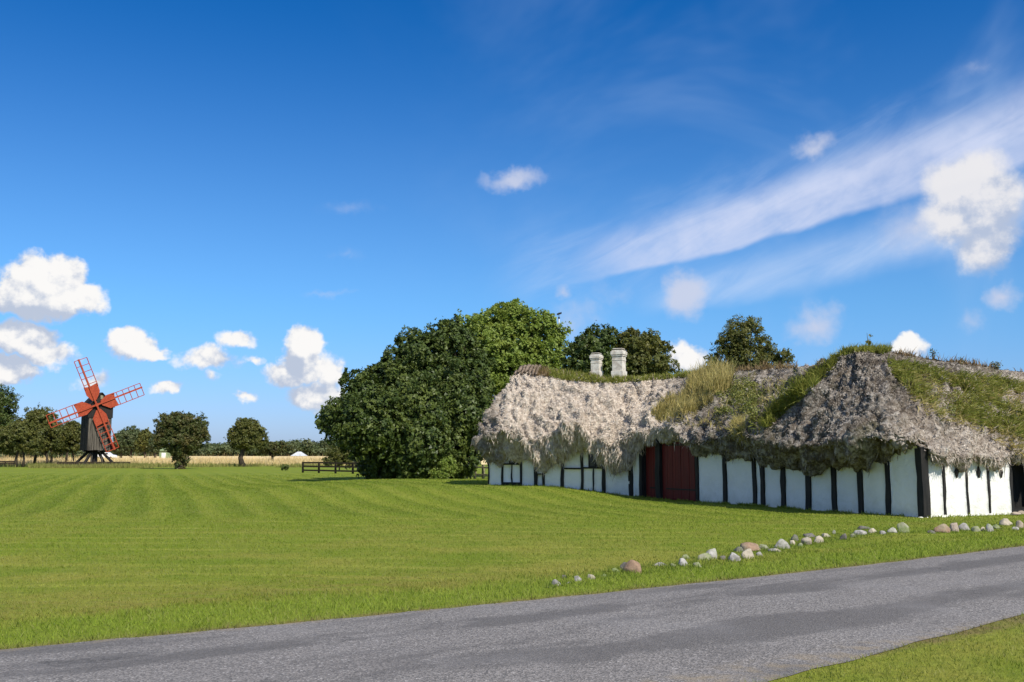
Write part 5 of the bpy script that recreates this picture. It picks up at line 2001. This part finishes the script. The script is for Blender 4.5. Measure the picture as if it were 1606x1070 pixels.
# trees beyond the field, right of the windmill
for (cx, cy, rx, ry, lab, mt) in ((190, 694, 13, 18, 'slim green tree beyond the field, just right of the lower windmill sail', M_leaf_far),
                                  (206, 690, 15, 18, 'round green tree beyond the field with a raised tip', M_leaf_far),
                                  (226, 692, 14, 17, 'broad green tree beyond the field, second left of the hawthorn', M_leaf_olive),
                                  (243, 696, 12, 14, 'green tree beyond the field, partly behind the hawthorn', M_leaf_far)):
    tree('field_edge_tree', lab, 'tree', (at(cx, 718, 240).x, 240.0), [(cx, cy, rx, ry), (cx - rx * .4, cy + 8, rx * .7, ry * .6), (cx + rx * .3, cy - ry * .4, rx * .5, ry * .8)],
         240, 4200, .62, mt, .3, clumps=34, limb=False, group='trees beyond the field')


def wood(label, X0, X1, Yd, toppx, n, size, mat, depth=25):
    """a far wood that reads as one mass"""
    cen, rad = [], []
    x = X0
    while x < X1:
        top = zat(float(np.interp(CX + x / Yd * F, [a for a, _ in toppx], [b_ for _, b_ in toppx])), Yd)
        r_ = random.uniform(.28, .42) * top
        for k in range(4):
            cen.append((x + random.uniform(-1, 1) * r_, Yd + random.uniform(0, depth), random.uniform(.15, 1.0) * (top - r_) + r_ * .2))
            rad.append(r_ * random.uniform(.7, 1.05))
        x += r_ * .55
    cen, rad = np.array(cen), np.array(rad)
    V, Fc, r, cl = leaf_cluster(cen, rad, n, size)
    V[:, 2] = np.maximum(V[:, 2], 0.0)
    return link('distant_wood', fast_mesh('distant_wood', V, Fc, mat, {'rnd': ('F', r), 'clump': ('F', cl)}), None, kind='stuff', label=label, category='wood')


px2x = lambda px, Y: (px - CX) / F * Y
wood('long low wood on the horizon beyond the golden field', px2x(250, 430), px2x(640, 430), 430,
     [(250, 694), (300, 694), (335, 690), (365, 692), (400, 692), (430, 690), (460, 688), (500, 687), (515, 690), (540, 694), (600, 694), (640, 692)], 42000, 1.1, M_leaf_far)
wood('dark hedge of bushes behind the orchard trees at the left edge', px2x(-60, 205), px2x(132, 205), 205,
     [(-60, 690), (20, 694), (60, 690), (132, 694)], 17000, .6, M_leaf_far, 12)
wood('far wood seen low over the house at right and behind it', px2x(640, 430), px2x(1900, 430), 430, [(600, 700), (1900, 696)], 14000, 1.8, M_leaf_far)
wood('far wood continuing the horizon out of frame at left', px2x(-500, 430), px2x(250, 430), 430, [(-500, 696), (250, 698)], 10000, 2.0, M_leaf_far)

# ------------------------------------------------------------ tall grass at the lawn's far edge


def tall_band(label, x0, x1, y0, y1, n, h0, h1, mat, wd=.05, name='tall_grass', patch=0.0):
    px = rng.uniform(x0, x1, n)
    Y = rng.uniform(y0, y1, n)
    x = (px - CX) / F * Y
    P = np.stack([x, Y, np.zeros(n)], 1)
    q = fbm(P, .12, 3)
    if patch:
        k = q > patch
        P, Y, q = P[k], Y[k], q[k]
    n = len(P)
    hh = rng.uniform(h0, h1, n) * (1 + .5 * q)
    V, Fc, r = blades(P, np.tile([0, 0, 1.0], (n, 1)), hh, rng.uniform(.6, 1.3, n) * wd, np.full(n, .22))
    return link(name, fast_mesh(name, V, Fc, mat, {'rnd': ('F', r)}), None, kind='stuff', label=label, category='tall grass')


tall_band('tall straw-coloured grass along the front of the golden field', -60, 640, 136, 168, 26000, .5, 1.15, M_tall, .07)
tall_band('greenish rough grass fringing the far edge of the lawn', -60, 620, 118, 138, 15000, .15, .5, M_tallgreen, .06, patch=-.05)
tall_band('rough yellowing grass on the low mound under the windmill', 50, 245, 112, 128, 9000, .2, .5, M_tallgreen, .05)

# ------------------------------------------------------------ windmill
WD = 126.0
yaw = math.radians(40)
vis = math.cos(math.radians(18))
wc = at(148, 730, WD)
K = WD / F                                   # metres per photo pixel out there
wr = thing('windmill', 'small black post mill with four red lattice sails', 'windmill', (wc.x, WD, 0))
nrm = Vector((math.sin(yaw), -math.cos(yaw), 0))            # the way the sails face
rt = Vector((math.cos(yaw), math.sin(yaw), 0))
cxw = Vector((wc.x, WD, 0))
zb_, zsh, zpk = zat(706, WD), zat(638, WD), zat(618, WD)
half = 1.38


def wpt(a, o, z):
    q = cxw + rt * a + nrm * o
    return Vector((q.x, q.y, z))


# vertical boards of the body, one by one round the four sides
nb = 11
for side in range(4):
    for k in range(nb):
        a0, a1 = -half + 2 * half * k / nb, -half + 2 * half * (k + 1) / nb
        mb = MB()
        pr = random.uniform(0, .02)
        zt_ = zsh + 0.05
        gable = side in (0, 2)
        am = (a0 + a1) / 2
        if gable:
            zt_ = zsh + (zpk - zsh) * (1 - abs(am) / (half + .1)) - .05
        zlow = zb_ - random.uniform(0, .08)
        if side == 0:
            mb.box(wpt(a0 + .01, half, zlow), rt * (a1 - a0 - .02), nrm * (.04 + pr), (0, 0, zt_ - zlow))
        elif side == 2:
            mb.box(wpt(a0 + .01, -half, zlow), rt * (a1 - a0 - .02), -nrm * (.04 + pr), (0, 0, zt_ - zlow))
        elif side == 1:
            mb.box(wpt(-half, a0 + .01, zlow), -rt * (.04 + pr), nrm * (a1 - a0 - .02), (0, 0, zt_ - zlow))
        else:
            mb.box(wpt(half, a0 + .01, zlow), rt * (.04 + pr), nrm * (a1 - a0 - .02), (0, 0, zt_ - zlow))
        mat_ = M_boards if side == 0 and True else M_darkboard  # sail side lighter, other sides darker: sun and shade painted into the boards
        link('wall_board', mb.mesh('wall_board', mat_), wr)
mb = MB()
mb.box(wpt(-half + .02, -half + .02, zb_ + .05), rt * (2 * half - .04), nrm * (2 * half - .04), (0, 0, zsh - zb_ - .05))
link('inner_frame', mb.mesh('inner_frame', M_darkboard), wr)
# tarred upper front behind the sails, and the roof
mb = MB()
zu = zat(656, WD)
prof = [(-half - .12, zu), (half + .12, zu), (half + .12, zsh), (0, zpk), (-half - .12, zsh)]
vs = [wpt(a, half + .075, z) for a, z in prof] + [wpt(a, half + .15, z) for a, z in prof]
mb.add(vs, [(4, 3, 2, 1, 0), (5, 6, 7, 8, 9)] + [(i, (i + 1) % 5, (i + 1) % 5 + 5, i + 5) for i in range(5)])
link('gable_boarding', mb.mesh('gable_boarding', M_darkboard), wr)
for sg in (-1, 1):
    mb = MB()
    e = wpt(sg * (half + .22), 0, zsh - .12)
    pk = wpt(0, 0, zpk + .06)
    for o_ in (0,):
        a_ = e + nrm * (half + .35)
        ax = (pk - e)
        nn_ = ax.cross(nrm).normalized()
        if nn_.z < 0:
            nn_ = -nn_
        mb.box(a_, ax, -nrm * (2 * half + .7), nn_ * .09)
    link('roof', mb.mesh('roof', M_darkboard), wr)
mb = MB()
mb.box(wpt(-.12, half + .15, zat(627, WD)), rt * .34, nrm * .04, (0, 0, .5))
link('white_gable_board', mb.mesh('white_gable_board', M_palewood), wr)
# trestle
for (a, o) in ((-1, -1), (1, -1), (1, 1), (-1, 1)):
    mb = MB()
    mb.bar(wpt(a * 2.1, o * 2.1, -.05), wpt(a * .35, o * .35, zb_ + .15), .26, .26)
    link('leg', mb.mesh('leg', M_darkboard), wr)
mb = MB()
mb.tube([wpt(0, 0, 0), wpt(0, 0, zb_ + .5)], .34, 10)
link('centre_post', mb.mesh('centre_post', M_darkboard), wr)
for a in (-.75, .75):
    mb = MB()
    mb.bar(wpt(a, .9, 0), wpt(a * .6, .5, zb_ + .1), .16)
    link('brace', mb.mesh('brace', M_boards), wr)
mb = MB()
mb.bar(wpt(-1.5, 0, zb_ - .12), wpt(1.5, 0, zb_ - .12), .24)
mb.bar(wpt(0, -1.5, zb_ - .12), wpt(0, 1.5, zb_ - .12), .2)
link('bearer_beam', mb.mesh('bearer_beam', M_darkboard), wr)
for (x0, x1, y_, o_) in ((90, 160, 727, 1.6), (120, 172, 729, 2.4), (150, 204, 728, 1.9)):
    mb = MB()
    p0, p1 = at(x0, y_, WD - o_), at(x1, y_, WD - o_ * .9)
    p0.z = p1.z = .42
    mb.bar(p0, p1, .3, .42)
    for f_ in (0.08, .5, .92):
        q = p0.lerp(p1, f_)
        mb.bar((q.x, q.y + .25, -.05), (q.x, q.y + .25, .35), .25)
    link('ground_beam', mb.mesh('ground_beam', M_fence), wr)
# red porch flap at lower right
mb = MB()
q = at(172, 700, WD)
mb.box(wpt(half + .05, half - .7, zat(706, WD)), rt * .62, nrm * .65, (0, 0, .8))
link('porch_hood', mb.mesh('porch_hood', M_red), wr)

hub = at(150.6, 635.2, WD - half * math.cos(yaw) - .55)
mb = MB()
mb.tube([hub - nrm * 1.2, hub + nrm * .35], [.22, .22], 10)
link('windshaft', mb.mesh('windshaft', M_sailred), wr)


def sail(ang, wide_sign):
    """a stock with shield, long rails and rungs; ang in the sail plane"""
    r_ = rt * math.cos(ang) + Vector((0, 0, math.sin(ang)))
    t_ = rt * -math.sin(ang) + Vector((0, 0, math.cos(ang)))
    L_ = 5.95

    def sp(a, b_, c=0.0):
        return hub + nrm * (.25 + c) + r_ * a + t_ * b_
    mb = MB()
    mb.bar(sp(-.15, 0), sp(L_ + .1, 0), .20, .16, up=nrm)
    st_ = link('sail', mb.mesh('sail', M_sailred), wr)
    wide, nar = 1.02 * wide_sign, -.58 * wide_sign
    # shield: boards tapering to the hub
    mb = MB()
    pr = [(.85, -.20), (.85, .26), (1.45, .62), (2.32, .66), (2.28, -.02), (2.32, -.70), (1.5, -.56)]
    pr = [(.62, -.28), (.62, .28), (1.45, 1.02), (2.55, 1.06), (2.4, 0.0), (2.55, -.66), (1.5, -.70)]
    pr = [(a, b_ * wide_sign) for a, b_ in pr]
    vs = [sp(a, b_, -.10) for a, b_ in pr] + [sp(a, b_, -.05) for a, b_ in pr]
    n_ = len(pr)
    mb.add(vs, [tuple(range(n_))[::-1], tuple(range(n_, 2 * n_))] + [(i, (i + 1) % n_, (i + 1) % n_ + n_, i + n_) for i in range(n_)])
    link('shield', mb.mesh('shield', M_sailred), st_)
    for b_ in (wide, nar):
        mb = MB()
        mb.bar(sp(2.2, b_), sp(L_, b_), .085, .07, up=nrm)
        link('edge_rail', mb.mesh('edge_rail', M_sailred), st_)
    for k in range(5):
        a = 2.75 + (L_ - 2.75) * k / 4
        mb = MB()
        mb.bar(sp(a, wide, .03), sp(a, nar, .03), .08, .06, up=nrm)
        link('rung', mb.mesh('rung', M_sailred), st_)


a_up = math.atan2(68, -28.5 / vis)
for k in range(4):
    # up-left, right, down-right, left
    sail(a_up - k * math.pi / 2, -1)


# ------------------------------------------------------------ far buildings, car
def house(name, label, cat, pxl, pxr, Y, peave, pridge, wallmat, roofmat, hip=.3):
    x0, x1 = px2x(pxl, Y), px2x(pxr, Y)
    ze, zr = zat(peave, Y), zat(pridge, Y)
    t_ = thing(name, label, cat, ((x0 + x1) / 2, Y, 0))
    dp = (x1 - x0) * .8
    mb = MB()
    mb.box((x0 + .2, Y, -.1), (x1 - x0 - .4, 0, 0), (0, dp, 0), (0, 0, ze + .1))
    link('wall', mb.mesh('wall', wallmat), t_)
    mb = MB()
    h_ = (x1 - x0) * hip
    vs = [(x0, Y - .3, ze), (x1, Y - .3, ze), (x1, Y + dp + .3, ze), (x0, Y + dp + .3, ze), (x0 + h_, Y + dp * .5, zr), (x1 - h_, Y + dp * .5, zr)]
    mb.add(vs, [(0, 1, 5, 4), (1, 2, 5), (2, 3, 4, 5), (3, 0, 4), (3, 2, 1, 0)])
    link('roof', mb.mesh('roof', roofmat), t_)
    return t_, x0, x1, ze


h_, x0, x1, ze = house('farm_shed', 'low shed with a pale hipped sheet roof at the edge of the far wood', 'shed', 458, 481, 400, 715.2, 708.5, M_white, M_metalroof, .38)
mb = MB()
mb.box((x0 + 2.2, 399.9, 0), (1.2, 0, 0), (0, .08, 0), (0, 0, ze - .3))
link('door', mb.mesh('door', M_darkboard), h_)
h_, x0, x1, ze = house('garden_shed', 'sage-green shed with a rounded roof behind the hawthorn', 'shed', 252, 268, 215, 707, 703, M_shed, M_shed, .3)
mb = MB()
mb.box((x0 + .7, 214.93, 0), (.9, 0, 0), (0, .05, 0), (0, 0, ze * .8))
link('door', mb.mesh('door', M_white), h_)

# white car beyond the windmill
CY_ = 205.0
cq = at(166, 715, CY_)
cr = thing('parked_car', 'white car parked in the field behind the windmill', 'car', (cq.x, CY_, 0))
Lc, Wc = 4.1, 1.7
prof = [(-2.05, .35), (-2.05, .85), (-1.75, .98), (-1.25, 1.0), (-.75, 1.42), (.55, 1.45), (1.15, 1.02), (1.85, .88), (2.05, .7), (2.05, .35)]


def extr(prof, y0, y1, mat, nm, par, z0=0.0, inset=0.0):
    mb = MB()
    n_ = len(prof)
    vs = [(cq.x + a, CY_ + y0, z0 + b_) for a, b_ in prof] + [(cq.x + a, CY_ + y1, z0 + b_) for a, b_ in prof]
    mb.add(vs, [tuple(range(n_)), tuple(range(2 * n_ - 1, n_ - 1, -1))] + [((i + 1) % n_, i, i + n_, (i + 1) % n_ + n_) for i in range(n_)])
    return link(nm, mb.mesh(nm, mat, bevel=.03), par)


CZ = 0.75
cr.location.z = 0.0
extr(prof, -Wc / 2, Wc / 2, M_carpaint, 'body', cr, CZ - .3)
for (a, b_) in (((-1.12, 1.04), (-.1, 1.36)), ((0.0, 1.04), (.95, 1.36))):
    extr([(a[0], a[1]), (a[0] + .3, b_[1]), (b_[0] - (.32 if b_[0] > 0 else 0), b_[1]), (b_[0], a[1])], -Wc / 2 - .02, -Wc / 2 + .02, M_glass, 'side_window', cr, CZ - .3)
for a in (-1.3, 1.3):
    for o_ in (-.75, .75):
        mb = MB()
        mb.tube([(cq.x + a, CY_ + o_ - .1, CZ), (cq.x + a, CY_ + o_ + .1, CZ)], .32, 14)
        link('wheel', mb.mesh('wheel', M_rubber), cr)
for o in list(cr.children):
    pass
# the car stands on the track's bank
mb = MB()
vs = []
for k in range(13):
    a = 2 * math.pi * k / 12
bank_x = np.linspace(-14, 14, 15)
bank_y = np.linspace(-6, 6, 7)
X, Y = np.meshgrid(bank_x, bank_y)
Z = (CZ - .32) * S((14 - np.abs(X)) / 8) * S((6 - np.abs(Y)) / 3)
Pb = np.stack([cq.x + X.ravel(), CY_ + Y.ravel(), Z.ravel() - 0.0], 1)
Pb[:, 2] += .62 * 0
idx = np.arange(X.size).reshape(X.shape)
Q = np.stack([idx[:-1, :-1], idx[:-1, 1:], idx[1:, 1:], idx[1:, :-1]], -1).reshape(-1, 4)
link('field_track', fast_mesh('field_track', Pb + np.array([0, 0, .02]), Q, M_field, smooth=True), kind='structure')


# ------------------------------------------------------------ fences
def fence(label, ends, rails, npost, hpost, mat, name='rail_fence', rail_h=.10, thick=.05):
    p0, p1 = Vector(ends[0]), Vector(ends[1])
    d = (p1 - p0)
    L_ = d.length
    d.normalize()
    t_ = thing(name, label, 'fence', (p0.x, p0.y, 0))
    o = Vector((-d.y, d.x, 0))
    for k in range(npost):
        q = p0 + d * (L_ * k / (npost - 1))
        g_ = gnd(q.x, q.y)
        mb = MB()
        mb.box(q - d * .07 + o * .0 + Vector((0, 0, g_ - .05)), d * .14, o * .12, (0, 0, hpost + random.uniform(-.02, .04)))
        link('post', mb.mesh('post', mat), t_)
    for z in rails:
        for k in range(npost - 1):
            a = p0 + d * (L_ * k / (npost - 1) + .01)
            b_ = p0 + d * (L_ * (k + 1) / (npost - 1) - .01)
            a.z = gnd(a.x, a.y) + z + random.uniform(-.015, .015)
            b_.z = gnd(b_.x, b_.y) + z + random.uniform(-.015, .015)
            mb = MB()
            mb.bar(a - o * .03, b_ - o * .03, thick, rail_h)
            link('rail', mb.mesh('rail', mat), t_)
    return t_


q0, q1 = at(474, 740, 86), at(610, 744, 78)
fence('dark three-rail fence running left from under the big dark tree', [(q0.x, q0.y, 0), (q1.x, q1.y, 0)], (.22, .55, .86), 6, .95, M_fence, rail_h=.13)
q0, q1 = at(718, 750, 62), at(770, 750, 60)
fence('weathered grey two-rail garden fence between tree and farmhouse end', [(q0.x, q0.y, 0), (q1.x, q1.y, 0)], (.35, .78), 5, .95, M_palewood, rail_h=.09)
q0, q1 = at(-40, 728, 128), at(24, 728, 128)
fence('low dark board fence at the left edge below the orchard trees', [(q0.x, q0.y, 0), (q1.x, q1.y, 0)], (.18, .40, .62), 5, .75, M_fence, rail_h=.19)

# flagpole with vane behind the maple
fy = 74.0
q = at(877, 560, fy)
fp = thing('flagpole', 'white flagpole with a dark wind vane rising beyond the light-green maple', 'flagpole', (q.x, fy, 0))
mb = MB()
mb.tube([(q.x, fy, 0), (q.x, fy, 6), (q.x, fy, zat(500, fy))], [.09, .07, .045], 8)
link('pole', mb.mesh('pole', M_white), fp)
mb = MB()
zt = zat(500, fy)
mb.tube([(q.x, fy, zt), (q.x, fy, zt + .12)], [.07, .07], 8)
mb.tube([(q.x, fy, zt + .12), (q.x, fy, zat(490, fy))], [.02, .02], 6)
zv = zat(491.5, fy)
mb.add([(q.x - .16, fy - .01, zv - .16), (q.x + .2, fy - .01, zv - .04), (q.x + .2, fy - .01, zv + .1), (q.x - .16, fy - .01, zv - .02),
        (q.x - .16, fy + .02, zv - .16), (q.x + .2, fy + .02, zv - .04), (q.x + .2, fy + .02, zv + .1), (q.x - .16, fy + .02, zv - .02)],
       [(0, 1, 2, 3), (7, 6, 5, 4), (0, 4, 5, 1), (1, 5, 6, 2), (2, 6, 7, 3), (3, 7, 4, 0)])
link('wind_vane', mb.mesh('wind_vane', M_iron), fp)
# ------------------------------------------------------------ end
